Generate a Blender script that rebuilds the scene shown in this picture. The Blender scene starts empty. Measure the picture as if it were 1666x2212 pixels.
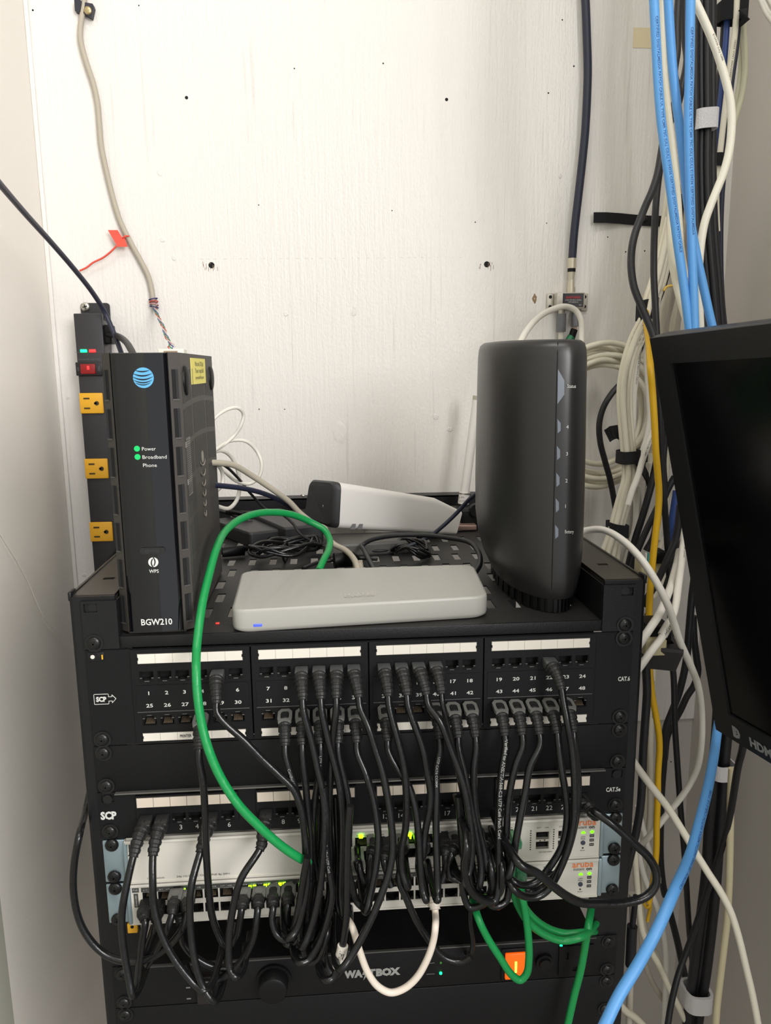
import bpy, bmesh, math, random
from mathutils import Vector as V, Matrix
random.seed(7)
PI = math.pi
COL = bpy.context.scene.collection

# ------------------------------------------------------------------ camera
CAM = V((-0.03012, -0.63875, 0.23480))
CR = V((0.99702473, -0.07657934, -0.00879134))
CU = V((0.02277282, 0.18367359, 0.98272347))
CW = V((0.07364158, 0.97999980, -0.18487104))
F = 1650.0

def ray(px, py):
    return CW + CR * ((px - 833) / F) - CU * ((py - 1106) / F)
def P(px, py, Y):
    d = ray(px, py)
    return CAM + d * ((Y - CAM.y) / d.y)
def PZ(px, py, Z):
    d = ray(px, py)
    return CAM + d * ((Z - CAM.z) / d.z)
def PX(px, py, X):
    d = ray(px, py)
    return CAM + d * ((X - CAM.x) / d.x)

# ------------------------------------------------------------------ materials
def lin(c):
    return tuple(((v / 255) / 12.92 if v / 255 <= .04045 else ((v / 255 + .055) / 1.055) ** 2.4) for v in c)
MATS = {}
def mat(name, rgb, rough=.5, metal=0, bump=0, bscale=300, emit=0, ecol=None, var=0, vscale=40, coat=0, trans=0, spec=.5, stretch=None, bdist=.001):
    if name in MATS: return MATS[name]
    m = bpy.data.materials.new(name); m.use_nodes = True
    nt = m.node_tree; b = nt.nodes['Principled BSDF']
    col = lin(rgb) + (1,)
    b.inputs['Base Color'].default_value = col
    b.inputs['Roughness'].default_value = rough
    b.inputs['Metallic'].default_value = metal
    b.inputs['Specular IOR Level'].default_value = spec
    if coat: b.inputs['Coat Weight'].default_value = coat; b.inputs['Coat Roughness'].default_value = .05
    if trans: b.inputs['Transmission Weight'].default_value = trans
    if emit:
        b.inputs['Emission Color'].default_value = lin(ecol or rgb) + (1,)
        b.inputs['Emission Strength'].default_value = emit
    if bump or var:
        tc = nt.nodes.new('ShaderNodeTexCoord')
        src = tc.outputs['Object']
        if stretch:
            mp = nt.nodes.new('ShaderNodeMapping'); mp.inputs['Scale'].default_value = stretch
            nt.links.new(src, mp.inputs['Vector']); src = mp.outputs['Vector']
    if bump:
        n = nt.nodes.new('ShaderNodeTexNoise'); n.inputs['Scale'].default_value = bscale; n.inputs['Detail'].default_value = 4
        nt.links.new(src, n.inputs['Vector'])
        bp = nt.nodes.new('ShaderNodeBump'); bp.inputs['Strength'].default_value = bump; bp.inputs['Distance'].default_value = bdist
        nt.links.new(n.outputs['Fac'], bp.inputs['Height']); nt.links.new(bp.outputs['Normal'], b.inputs['Normal'])
    if var:
        n2 = nt.nodes.new('ShaderNodeTexNoise'); n2.inputs['Scale'].default_value = vscale; n2.inputs['Detail'].default_value = 5
        nt.links.new(src, n2.inputs['Vector'])
        mx = nt.nodes.new('ShaderNodeMix'); mx.data_type = 'RGBA'
        mx.inputs['A'].default_value = tuple(c * (1 - var) for c in col[:3]) + (1,)
        mx.inputs['B'].default_value = tuple(min(1, c * (1 + var)) for c in col[:3]) + (1,)
        nt.links.new(n2.outputs['Fac'], mx.inputs['Factor']); nt.links.new(mx.outputs['Result'], b.inputs['Base Color'])
    MATS[name] = m
    return m

def plywood(name, rgb, amount, grain=1.0):
    m = bpy.data.materials.new(name); m.use_nodes = True
    nt = m.node_tree; b = nt.nodes['Principled BSDF']; b.inputs['Roughness'].default_value = .33
    tc = nt.nodes.new('ShaderNodeTexCoord')
    def noise(sc, scale, det=5):
        mp = nt.nodes.new('ShaderNodeMapping'); mp.inputs['Scale'].default_value = sc
        nt.links.new(tc.outputs['Object'], mp.inputs['Vector'])
        n = nt.nodes.new('ShaderNodeTexNoise'); n.inputs['Scale'].default_value = scale; n.inputs['Detail'].default_value = det
        nt.links.new(mp.outputs['Vector'], n.inputs['Vector']); return n
    g = noise((1, 1, .06), 260 * grain); o = noise((1, 1, .7), 300, 3); w = noise((1, 1, .4), 3, 4); cr = noise((1, 1, .035), 120, 2)
    # thin vertical grain cracks under the paint
    rp = nt.nodes.new('ShaderNodeValToRGB'); rp.color_ramp.elements[0].position = .28; rp.color_ramp.elements[0].color = (1, 1, 1, 1)
    rp.color_ramp.elements[1].position = .345; rp.color_ramp.elements[1].color = (0, 0, 0, 1)
    nt.links.new(cr.outputs['Fac'], rp.inputs['Fac'])
    c0 = lin(rgb)
    mx = nt.nodes.new('ShaderNodeMix'); mx.data_type = 'RGBA'
    mx.inputs['A'].default_value = tuple(c * .955 for c in c0) + (1,); mx.inputs['B'].default_value = tuple(min(1, c * 1.03) for c in c0) + (1,)
    nt.links.new(w.outputs['Fac'], mx.inputs['Factor'])
    m2 = nt.nodes.new('ShaderNodeMix'); m2.data_type = 'RGBA'; m2.inputs['B'].default_value = tuple(c * .8 for c in c0) + (1,)
    ml = nt.nodes.new('ShaderNodeMath'); ml.operation = 'MULTIPLY'; ml.inputs[1].default_value = .3 * amount
    nt.links.new(rp.outputs['Color'], ml.inputs[0]); nt.links.new(ml.outputs[0], m2.inputs['Factor'])
    nt.links.new(mx.outputs['Result'], m2.inputs['A']); nt.links.new(m2.outputs['Result'], b.inputs['Base Color'])
    b1 = nt.nodes.new('ShaderNodeBump'); b1.inputs['Strength'].default_value = .42 * amount; b1.inputs['Distance'].default_value = .0012
    b2 = nt.nodes.new('ShaderNodeBump'); b2.inputs['Strength'].default_value = .6; b2.inputs['Distance'].default_value = .0010
    nt.links.new(g.outputs['Fac'], b1.inputs['Height']); nt.links.new(o.outputs['Fac'], b2.inputs['Height'])
    nt.links.new(b1.outputs['Normal'], b2.inputs['Normal']); nt.links.new(b2.outputs['Normal'], b.inputs['Normal'])
    return m

BLK = mat('black_powder_coat', (20, 20, 22), .42, bump=.25, bscale=900, var=.15, vscale=30, spec=.35)
BLK2 = mat('black_panel', (15, 15, 17), .5, bump=.15, bscale=1200, spec=.28)
BLKDUST = mat('dusty_black_metal', (54, 50, 45), .34, bump=.2, bscale=700, var=.45, vscale=35)
TRAYM = mat('dusty_black_tray', (34, 33, 32), .5, bump=.2, bscale=500, var=.5, vscale=25)
DARK = mat('near_black_plastic', (9, 9, 10), .5, spec=.3)
HOLE = mat('dark_recess', (6, 6, 6), .8)
CBL = mat('black_cable_jacket', (19, 19, 20), .24, bump=.3, bscale=200)
CBM = mat('matte_black_cable_jacket', (27, 27, 31), .45)
NAVY = mat('navy_cable_jacket', (34, 38, 58), .45)
BOOTM = mat('black_boot_rubber', (24, 24, 24), .5)
HOODM = mat('grey_plug_hood', (104, 104, 100), .38)
CLEAR = mat('smoky_plug_plastic', (72, 74, 74), .25)
WHP = mat('white_label_paper', (225, 219, 208), .6)
INKF = mat('faint_grey_print', (132, 132, 130), .5)
INKW = mat('faint_dark_print', (128, 122, 110), .6)
INK = mat('white_print', (205, 205, 200), .5)
INKD = mat('dark_print', (60, 60, 62), .6)
GRN = mat('green_cable_jacket', (18, 140, 72), .38, bump=.5, bscale=170)
GRND = mat('green_boot', (30, 122, 78), .4)
BLUE = mat('blue_cable_jacket', (92, 158, 222), .45, bump=.1, bscale=200)
ROY = mat('royal_blue_cable_jacket', (48, 72, 132), .45)
CRM = mat('cream_cable_jacket', (226, 220, 200), .42)
WHT = mat('white_cable_jacket', (228, 224, 214), .4)
GRYC = mat('beige_grey_cable_jacket', (176, 168, 152), .5, bump=.1, bscale=150)
YEL = mat('yellow_cable_jacket', (214, 168, 20), .45)
SWM = mat('light_grey_switch_metal', (214, 210, 200), .5, bump=.06, bscale=900)
ZINC = mat('zinc_bracket', (156, 174, 182), .3, metal=.55, bump=.08, bscale=80, var=.1, vscale=30)
SCR = mat('black_screw', (30, 30, 30), .28, metal=.3)
STL = mat('bright_steel', (190, 186, 176), .28, metal=.9)
GOLD = mat('gold_contacts', (128, 112, 92), .4, metal=.4)
LEDG = mat('lime_led', (170, 255, 20), .4, emit=7, ecol=(150, 255, 10))
LEDS = mat('status_led', (130, 225, 20), .4, emit=1.3, ecol=(120, 230, 10))
LEDG2 = mat('green_led', (20, 240, 130), .4, emit=5, ecol=(10, 235, 110))
LEDG3 = mat('router_green_led', (10, 180, 96), .4, emit=.35, ecol=(5, 190, 95))
LEDR = mat('red_led', (255, 40, 40), .4, emit=4, ecol=(255, 30, 30))
LEDRS = mat('red_rocker', (120, 12, 16), .3, emit=.12, ecol=(220, 20, 20))
LEDB = mat('blue_led', (70, 90, 235), .4, emit=.8, ecol=(60, 80, 240))
ORG = mat('lit_orange_rocker', (230, 90, 8), .35, emit=.75, ecol=(255, 95, 5))
ORGC = mat('orange_glow_lamp', (255, 200, 80), .35, emit=8, ecol=(255, 170, 40))
OUTY = mat('yellow_outlet', (240, 178, 40), .4)
VEL = mat('black_hook_and_loop', (24, 24, 27), .95, bump=.8, bscale=700)
VELW = mat('white_hook_and_loop', (214, 212, 214), .9, bump=.8, bscale=700)

# ------------------------------------------------------------------ mesh builder
class MB:
    def __init__(s): s.v = []; s.f = []; s.m = []; s.sm = []; s.k = 0
    def add(s, vs, fs, smooth=False, k=None):
        o = len(s.v); s.v += [tuple(v) for v in vs]
        for f in fs:
            s.f.append([i + o for i in f]); s.m.append(s.k if k is None else k); s.sm.append(smooth)
        return s
    def box(s, x0, x1, y0, y1, z0, z1, M=None, k=None):
        x0, x1 = sorted((x0, x1)); y0, y1 = sorted((y0, y1)); z0, z1 = sorted((z0, z1))
        vs = [V((x, y, z)) for z in (z0, z1) for y in (y0, y1) for x in (x0, x1)]
        if M: vs = [M @ v for v in vs]
        return s.add(vs, [(0, 2, 3, 1), (4, 5, 7, 6), (0, 1, 5, 4), (2, 6, 7, 3), (0, 4, 6, 2), (1, 3, 7, 5)], False, k)
    def bbox(s, x0, x1, y0, y1, z0, z1, b=.001, seg=2, M=None, k=None, smooth=True):
        bm = bmesh.new(); bmesh.ops.create_cube(bm, size=1)
        for v in bm.verts:
            v.co = V(((x0 + x1) / 2 + v.co.x * (x1 - x0), (y0 + y1) / 2 + v.co.y * (y1 - y0), (z0 + z1) / 2 + v.co.z * (z1 - z0)))
        bmesh.ops.bevel(bm, geom=bm.edges[:], offset=b, segments=seg, profile=.5, affect='EDGES')
        bm.verts.index_update()
        s.add([(M @ v.co) if M else v.co for v in bm.verts], [[v.index for v in f.verts] for f in bm.faces], smooth, k); bm.free()
        return s
    def prism(s, poly, h0, h1, M=None, k=None, smooth=False, cap=True):
        n = len(poly); vs = [V((p[0], p[1], h0)) for p in poly] + [V((p[0], p[1], h1)) for p in poly]
        if M: vs = [M @ v for v in vs]
        fs = [(i, (i + 1) % n, n + (i + 1) % n, n + i) for i in range(n)]
        s.add(vs, fs, smooth, k)
        if cap:
            s.add(vs[:n], [list(range(n))[::-1]], False, k); s.add(vs[n:], [list(range(n))], False, k)
        return s
    def cyl(s, c, d, r, h, n=20, r2=None, k=None, dome=0):
        """cylinder from c along direction d"""
        d = V(d).normalized(); a = d.orthogonal().normalized(); b = d.cross(a); c = V(c)
        r2 = r if r2 is None else r2
        prof = [(0, r), (h, r2)]
        if dome:
            for i in range(1, 5):
                t = i / 4 * PI / 2; prof.append((h + dome * math.sin(t), max(1e-5, r2 * math.cos(t))))
        vs = []; fs = []
        for (t, rr) in prof:
            for i in range(n):
                an = 2 * PI * i / n; vs.append(c + d * t + a * (rr * math.cos(an)) + b * (rr * math.sin(an)))
        for j in range(len(prof) - 1):
            for i in range(n):
                i2 = (i + 1) % n; fs.append((j * n + i, j * n + i2, (j + 1) * n + i2, (j + 1) * n + i))
        s.add(vs, fs, True, k)
        s.add(vs[:n], [list(range(n))[::-1]], False, k); s.add(vs[-n:], [list(range(n))], False, k)
        return s
    def tube(s, pts, r, n=10, asp=1, k=None, cap=True, smooth=True, up=None):
        fr = frames(pts, up); vs = []; fs = []; m = len(pts)
        for i, (p, t, a, b) in enumerate(fr):
            rr = r(i / (m - 1)) if callable(r) else r
            for j in range(n):
                an = 2 * PI * (j + .5) / n; vs.append(p + a * (rr * math.cos(an) * asp) + b * (rr * math.sin(an)))
        for i in range(m - 1):
            for j in range(n):
                j2 = (j + 1) % n; fs.append((i * n + j, i * n + j2, (i + 1) * n + j2, (i + 1) * n + j))
        s.add(vs, fs, smooth, k)
        if cap: s.add(vs[:n], [list(range(n))[::-1]], False, k); s.add(vs[-n:], [list(range(n))], False, k)
        return s
    def ribbon(s, pts, wdir, w, th, k=None):
        """flat band along pts; wdir = width direction"""
        vs = []; fs = []; m = len(pts)
        for i, p in enumerate(pts):
            t = (pts[min(i + 1, m - 1)] - pts[max(i - 1, 0)]).normalized()
            wd = V(wdir); wd = (wd - t * wd.dot(t)).normalized(); nn = t.cross(wd).normalized()
            for a, b in ((-1, -1), (1, -1), (1, 1), (-1, 1)): vs.append(p + wd * (a * w / 2) + nn * (b * th / 2))
        for i in range(m - 1):
            for j in range(4): fs.append((i * 4 + j, i * 4 + (j + 1) % 4, i * 4 + 4 + (j + 1) % 4, i * 4 + 4 + j))
        fs += [(3, 2, 1, 0), tuple(len(vs) - 4 + q for q in range(4))]
        return s.add(vs, fs, False, k)
    def plate(s, u0, u1, v0, v1, holes, fn, t, k=None, kh=None):
        """plate in (u,v) with rectangular holes; fn(u,v,depth)->world"""
        us = sorted(set([u0, u1] + [min(max(h[i], u0), u1) for h in holes for i in (0, 1)]))
        ws = sorted(set([v0, v1] + [min(max(h[i], v0), v1) for h in holes for i in (2, 3)]))
        us = [u for i, u in enumerate(us) if i == 0 or u - us[i - 1] > 1e-7]; ws = [w for i, w in enumerate(ws) if i == 0 or w - ws[i - 1] > 1e-7]
        def op(i, j):
            if i < 0 or j < 0 or i >= len(us) - 1 or j >= len(ws) - 1: return True
            a = (us[i] + us[i + 1]) / 2; b = (ws[j] + ws[j + 1]) / 2
            return any(h[0] < a < h[1] and h[2] < b < h[3] for h in holes)
        for i in range(len(us) - 1):
            for j in range(len(ws) - 1):
                if op(i, j): continue
                a, b, c, d = us[i], us[i + 1], ws[j], ws[j + 1]
                s.add([fn(a, c, 0), fn(b, c, 0), fn(b, d, 0), fn(a, d, 0)], [(0, 1, 2, 3)], False, k)
                s.add([fn(a, c, t), fn(b, c, t), fn(b, d, t), fn(a, d, t)], [(3, 2, 1, 0)], False, k)
                for (oi, oj, p, q) in ((i - 1, j, (a, d), (a, c)), (i + 1, j, (b, c), (b, d)), (i, j - 1, (a, c), (b, c)), (i, j + 1, (b, d), (a, d))):
                    if op(oi, oj):
                        s.add([fn(p[0], p[1], 0), fn(p[0], p[1], t), fn(q[0], q[1], t), fn(q[0], q[1], 0)], [(0, 1, 2, 3)], False, kh if kh is not None else k)
        return s
    def text(s, body, o, xd, yd, h=None, w=None, al='C', bold=0, k=None, sh=0, xs=1.0):
        vs, fs, (x0, x1, y0, y1) = glyphs(body, bold)
        sy = (h / .70) if h else w / (x1 - x0)
        sx = (w / (x1 - x0)) if w else sy * xs
        ox = {'C': (x0 + x1) / 2, 'L': x0, 'R': x1}[al]; oy = .35
        o = V(o); xd = V(xd).normalized(); yd = V(yd).normalized()
        return s.add([o + xd * ((v[0] - ox) * sx + sh * (v[1] - oy) * sy) + yd * ((v[1] - oy) * sy) for v in vs], fs, False, k)
    def walltext(s, path, r, s0, body, h, side=(0, -1, .25), k=None, stretch=1.0, flip=False):
        vs, fs, bb = glyphs(body, .01)
        fr = frames(path); L = [0]
        for i in range(1, len(path)): L.append(L[-1] + (path[i] - path[i - 1]).length)
        sc = h / .70; out = []
        for v in vs:
            u = s0 + (v[0] - bb[0]) * sc * stretch; w = (v[1] - .35) * sc
            u = min(max(u, 0), L[-1] - 1e-6); i = 0
            while i < len(L) - 2 and L[i + 1] < u: i += 1
            tt = (u - L[i]) / max(1e-9, L[i + 1] - L[i]); p = path[i].lerp(path[i + 1], tt)
            t = (fr[i][1].lerp(fr[i + 1][1], tt)).normalized()
            n = V(side); n = (n - t * n.dot(t)).normalized(); b = t.cross(n) * (-1 if not flip else 1)
            th = w / r; out.append(p + n * (r * 1.03 * math.cos(th)) + b * (r * 1.03 * math.sin(th)))
        return s.add(out, fs, False, k)
    def build(s, name, mats, parent=None, kind=None, world_parent=True):
        me = bpy.data.meshes.new(name); me.from_pydata(s.v, [], s.f)
        for m in (mats if isinstance(mats, (list, tuple)) else [mats]): me.materials.append(m)
        me.polygons.foreach_set('material_index', s.m); me.polygons.foreach_set('use_smooth', s.sm); me.update()
        o = bpy.data.objects.new(name, me); COL.objects.link(o)
        if parent:
            o.parent = parent
            o.matrix_parent_inverse = parent.matrix_world_inv if False else Matrix.Translation(-V(parent.location)) if parent.type == 'EMPTY' else Matrix()
        if kind: o['kind'] = kind
        return o

_G = {}
def glyphs(body, bold=0):
    key = (body, bold)
    if key in _G: return _G[key]
    c = bpy.data.curves.new('t', 'FONT'); c.body = body; c.size = 1; c.resolution_u = 2; c.offset = bold
    o = bpy.data.objects.new('t', c)
    me = bpy.data.meshes.new_from_object(o)
    vs = [tuple(v.co) for v in me.vertices]; fs = [list(p.vertices) for p in me.polygons]
    xs = [v[0] for v in vs] or [0, 1]; ys = [v[1] for v in vs] or [0, 1]
    _G[key] = (vs, fs, (min(xs), max(xs), min(ys), max(ys)))
    bpy.data.objects.remove(o); bpy.data.meshes.remove(me); bpy.data.curves.remove(c)
    return _G[key]

def frames(pts, up=None):
    out = []; m = len(pts); a = None
    for i in range(m):
        t = (pts[min(i + 1, m - 1)] - pts[max(i - 1, 0)])
        t = t.normalized() if t.length > 1e-9 else V((0, 0, 1))
        if a is None:
            a = V(up) if up else (V((1, 0, 0)) if abs(t.x) < .9 else V((0, 0, 1)))
        a = (a - t * a.dot(t)); a = a.normalized() if a.length > 1e-6 else t.orthogonal().normalized()
        out.append((pts[i], t, a, t.cross(a)))
    return out

def smooth(pts, sub=6):
    q = [pts[0] * 2 - pts[1]] + list(pts) + [pts[-1] * 2 - pts[-2]]; out = []
    for i in range(1, len(q) - 2):
        p0, p1, p2, p3 = q[i - 1], q[i], q[i + 1], q[i + 2]
        # centripetal-ish tangents
        d0 = max(1e-6, (p1 - p0).length) ** .5; d1 = max(1e-6, (p2 - p1).length) ** .5; d2 = max(1e-6, (p3 - p2).length) ** .5
        m1 = (p2 - p1 + ((p1 - p0) / d0 - (p2 - p0) / (d0 + d1)) * d1)
        m2 = (p2 - p1 + ((p3 - p2) / d2 - (p3 - p1) / (d1 + d2)) * d1)
        for j in range(sub):
            t = j / sub; t2 = t * t; t3 = t2 * t
            out.append(p1 * (2 * t3 - 3 * t2 + 1) + m1 * (t3 - 2 * t2 + t) + p2 * (-2 * t3 + 3 * t2) + m2 * (t3 - t2))
    out.append(pts[-1]); return out
def path_cut(pts, s0, s1, n=30):
    L = [0]
    for i in range(1, len(pts)): L.append(L[-1] + (pts[i] - pts[i - 1]).length)
    out = []
    for k in range(n + 1):
        u = min(s0 + (s1 - s0) * k / n, L[-1]); i = 0
        while i < len(L) - 2 and L[i + 1] < u: i += 1
        out.append(pts[i].lerp(pts[i + 1], (u - L[i]) / max(1e-9, L[i + 1] - L[i])))
    return out

def tag(o, label, cat, group=None, kind=None):
    o['label'] = label; o['category'] = cat
    if group: o['group'] = group
    if kind: o['kind'] = kind
    return o
def thing(name, label, cat, loc=(0, 0, 0), group=None):
    o = bpy.data.objects.new(name, None); COL.objects.link(o); o.location = loc; o.empty_display_size = .02
    return tag(o, label, cat, group)

# fn for front-facing plates (u = x, v = z, depth goes +y)
def FR(y): return lambda u, v, d: V((u, y + d, v))
def rect(cx, cz, w, h): return (cx - w / 2, cx + w / 2, cz - h / 2, cz + h / 2)

def screw(parent, x, z, y=0, r=.0052, m=SCR, washer=False, nrm=(0, -1, 0), name='screw'):
    b = MB(); n = V(nrm).normalized(); c = V((x, y, z))
    if washer: b.cyl(c, n, r * 1.35, .001, 20)
    b.cyl(c, n, r, .0015, 18, dome=.0022)
    a = n.orthogonal().normalized() if abs(n.y) < .9 else V((1, 0, 0)); ang = random.uniform(-.5, .5)
    e = n.cross(a); a, e = a * math.cos(ang) + e * math.sin(ang), e * math.cos(ang) - a * math.sin(ang)
    for d1, d2 in ((a, e), (e, a)):
        p = c + n * .0036; q = []
        for sx, sy in ((-1, -1), (1, -1), (1, 1), (-1, 1)): q.append(p + d1 * (sx * r * .5) + d2 * (sy * r * .11))
        b.add(q + [v + n * .00035 for v in q], [(4, 5, 6, 7), (0, 1, 5, 4), (1, 2, 6, 5), (2, 3, 7, 6), (3, 0, 4, 7)], False, 1)
    return b.build(name, [m, HOLE], parent)

# ================================================================== ROOM
WY = .51; XL = -.417; XR = .57; ZF = -1.25; ZC = 1.75
wallm = plywood('painted_plywood', (231, 227, 222), 1.7)
drym = mat('drywall_left_lit', (238, 233, 225), .6, bump=.25, bscale=160, var=.03, vscale=4)  # paint lightened so the colour carries the stronger light on this wall
drymr = mat('drywall_right_shaded', (204, 198, 192), .6, bump=.25, bscale=160, var=.03, vscale=4)  # paint greyed so the colour carries the dim light on this wall
b = MB(); b.plate(XL - .1, XR + .1, -.345, ZC, [], FR(WY), .03); wall = b.build('wall_back', wallm, kind='structure')
b = MB(); b.box(XL - .1, XR + .1, WY + .004, WY + .05, ZF, -.346); b.build('wall_back_lower', mat('painted_lower_wall', (196, 190, 184), .6, bump=.2, bscale=200), kind='structure')
b = MB(); b.box(XL - .1, XL, .172, WY + .05, ZF, ZC); b.build('wall_left', drym, kind='structure')
b = MB(); b.box(XL - .1, XL + .0004, -2.2, .1725, ZF, ZC); b.build('wall_left_front', mat('painted_wall_greenish', (176, 176, 164), .6, bump=.2, bscale=160), kind='structure')
b = MB(); b.box(XR, XR + .1, -.64, WY + .05, ZF, ZC); b.build('wall_right', drymr, kind='structure')
b = MB(); b.box(XL - .1, XR + 1.6, -2.9, WY + .05, ZF - .1, ZF); b.build('floor', mat('grey_floor', (120, 114, 106), .6, var=.2), kind='structure')
b = MB(); b.box(XL - .1, XR + 1.6, -2.9, WY + .05, ZC, ZC + .1); b.build('ceiling', mat('white_ceiling', (225, 222, 216), .8), kind='structure')
# slim batten where the plywood meets the left wall
b = MB(); b.bbox(XL, XL + .006, WY - .004, WY, -.345, ZC, .0012); b.build('trim_1', wallm, kind='structure')

# holes, knots and screws in the back wall
def hole(px, py, r, name='screw_hole'):
    c = P(px, py, WY)
    b = MB(); b.cyl(c + V((0, .001, 0)), (0, -1, 0), r, .0012, 12, r2=r * .9)
    b.build(name, HOLE, wall)
for px, py, r in ((457, 573, .0048), (1052, 571, .0048)): hole(px, py, r, 'bolt_hole')
for px, py, r in ((403, 211, .0025), (965, 215, .0025), (828, 137, .0012), (636, 148, .001), (1215, 43, .0011), (559, 443, .0009), (847, 455, .0009), (1240, 143, .0013),
                  (1185, 201, .0013), (83, 384, .0012), (1027, 480, .001), (560, 884, .001), (1313, 512, .001), (1352, 544, .0012), (1393, 542, .0012), (300, 12, .001),
                  (615, 884, .0009), (1181, 482, .0009), (71, 22, .0014), (1498, 1290, .0014), (1450, 1646, .001)):
    hole(px, py, r)
tearm = mat('torn_paint_brown', (150, 128, 108), .8)
for px, py in ((457, 573), (1052, 571)):
    c = P(px, py, WY); b = MB()
    for i in range(11):
        x = c.x + random.uniform(-.013, .013); z = c.z + random.uniform(-.004, .006); h = random.uniform(.002, .008)
        b.box(x - .0003, x + .0003, WY - .0003, WY, z - h, z)
    b.build('torn_paint', tearm, wall)
a_ = P(425, 560, WY); c_ = P(1010, 556, WY); b = MB()
for i in range(34):
    t0_ = i / 34 + random.uniform(0, .012); p_ = a_.lerp(c_, t0_); b.box(p_.x, p_.x + random.uniform(.001, .006), WY - .0002, WY, p_.z, p_.z + .0003)
b.build('pencil_line', mat('faint_line', (196, 184, 172), .8), wall)
knotm = mat('knot_brown', (150, 124, 92), .7, bump=.5, bscale=300)
putty = mat('putty_paint', (214, 207, 196), .5, bump=.8, bscale=400)
for px, py, rx, rz in ((1155, 645, .004, .007), (765, 672, .004, .009), (618, 678, .004, .004), (735, 935, .011, .02), (942, 900, .005, .005), (972, 928, .005, .004), (376, 557, .004, .004), (351, 518, .004, .004), (1210, 380, .003, .004), (345, 373, .004, .005), (146, 859, .003, .003), (182, 1242, .004, .003)):
    c = P(px, py, WY); b = MB(); n = 16
    out = [c + V((rx * math.cos(2 * PI * i / n) * random.uniform(.7, 1.1), -.0002, rz * math.sin(2 * PI * i / n) * random.uniform(.7, 1.1))) for i in range(n)]
    inn = [c + (v - c) * .55 + V((0, -.0012, 0)) for v in out]
    b.add(out + inn + [c + V((0, .0006, 0))], [(i, (i + 1) % n, n + (i + 1) % n, n + i) for i in range(n)] + [(n + i, n + (i + 1) % n, 2 * n) for i in range(n)], True)
    b.build('paint_bump', wallm if px != 1155 else knotm, wall)
b = MB(); c = P(1389, 82, WY); b.box(c.x - .014, c.x + .014, WY - .0006, WY, c.z - .013, c.z + .013)
b.build('tape_patch', mat('old_yellow_tape', (222, 208, 172), .5), wall)

# ================================================================== RACK
rack = thing('equipment_rack', 'black metal wall-mount equipment rack carrying the shelf, panels and switches', 'rack', (0, .25, -.62))
ZT = .047; ZB = -.62; RX = .2525
for s in (-1, 1):
    b = MB()
    prof = [(RX, .006), (RX - .0015, .0022), (RX - .004, .0012), (.2135, .0012), (.2135, .0035), (RX - .004, .0035), (RX - .0025, .006), (RX - .0025, .05), (RX, .05)]
    poly = [(s * x, y) for x, y in prof]
    if s > 0: poly = poly[::-1]
    b.prism(poly, ZB, ZT)
    b.build('front_rail', BLK, rack)
    b = MB(); x0, x1 = sorted((s * (RX - .002), s * .2150))
    hs = [(x0 + .012, x0 + .022, .055, .062), (x0 + .010, x0 + .020, .15, .158), (x0 + .012, x0 + .022, .30, .308)]
    b.plate(x0, x1, .0065, WY, hs, lambda u, v, d: V((u, v, ZT - d)), .002)
    b.box(s * RX, s * (RX - .002), .0065, WY, ZT - .03, ZT + .0012)
    b.box(s * .2150, s * .2170, .0065, WY, ZT - .022, ZT - .001)
    b.build('top_rail', BLKDUST, rack)
    b = MB(); b.bbox(-RX if s < 0 else RX - .003, -RX + .003 if s < 0 else RX, .002, .016, ZT - .004, ZT + .0040, .001); b.build('corner_tab', BLK, rack)
    b = MB(); b.box(s * RX, s * (RX - .002), WY - .04, WY, ZB, ZT); b.box(s * RX, s * (RX - .03), WY - .042, WY - .04, ZB, ZT - .002); b.build('rear_rail', BLK, rack)
    # cage hole at the very top of each front rail
    b = MB(); b.cyl((s * .2335, .0014, .0375), (0, -1, 0), .0055, .0007, 16); b.cyl((s * .2318, .0010, .0372), (0, -1, 0), .0042, .0006, 12, k=1)
    b.build('rail_hole', [HOLE, SCR], rack)
b = MB(); b.plate(-.2505, .2505, .006, ZT, [rect(-.15, .022, .05, .018), rect(-.06, .022, .05, .018), rect(.06, .022, .05, .018), rect(.15, .022, .05, .018)], FR(WY - .03), .002)
b.box(-.2505, .2505, WY - .03, WY, ZT - .002, ZT); b.build('rear_bar', BLK, rack)
b = MB(); b.box(-.2485, .2485, WY - .05, WY - .044, ZB, -.20); pass
b = MB(); b.box(-.2485, .2485, .01, WY, ZB, ZB + .003); b.build('bottom_panel', BLK, rack)
for s in (-1, 1):
    pass

# ------------------------------------------------------------------ shelf
sh = thing('rack_shelf', 'dusty black slotted rack shelf across the rack top holding modems and cables', 'shelf', (0, .2, .0))
b = MB(); hs = []
for j in range(7):
    for i in range(17):
        x = -.196 + i * .0245 + (.006 if j % 2 else 0)
        if x < .205: hs.append((x - .0042, x + .0042, .047 + j * .0475, .047 + j * .0475 + .030))
b.plate(-.2125, .2125, .003, .40, hs, lambda u, v, d: V((u, v, .010 - d)), .0015)
b.build('tray', TRAYM, sh)
b = MB(); b.bbox(-.2125, .2125, .0005, .0032, .0005, .0108, .0006); b.build('front_lip', BLK, sh)
for s in (-1, 1):
    b = MB(); b.box(s * .2128, s * .2118, .003, .40, .0088, .0435)
    b.plate(*sorted((s * .2413, s * .2118)), .0008, .0436, [rect(s * .2335, .0375, .011, .0075)], FR(-.0012), .0018)
    b.build('side_bracket', BLK, sh)
    screw(sh, s * .2326, .0065, -.0012, r=.0058, washer=True)
dustm = mat('grey_lint', (92, 88, 82), 1, bump=1, bscale=500)

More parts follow.
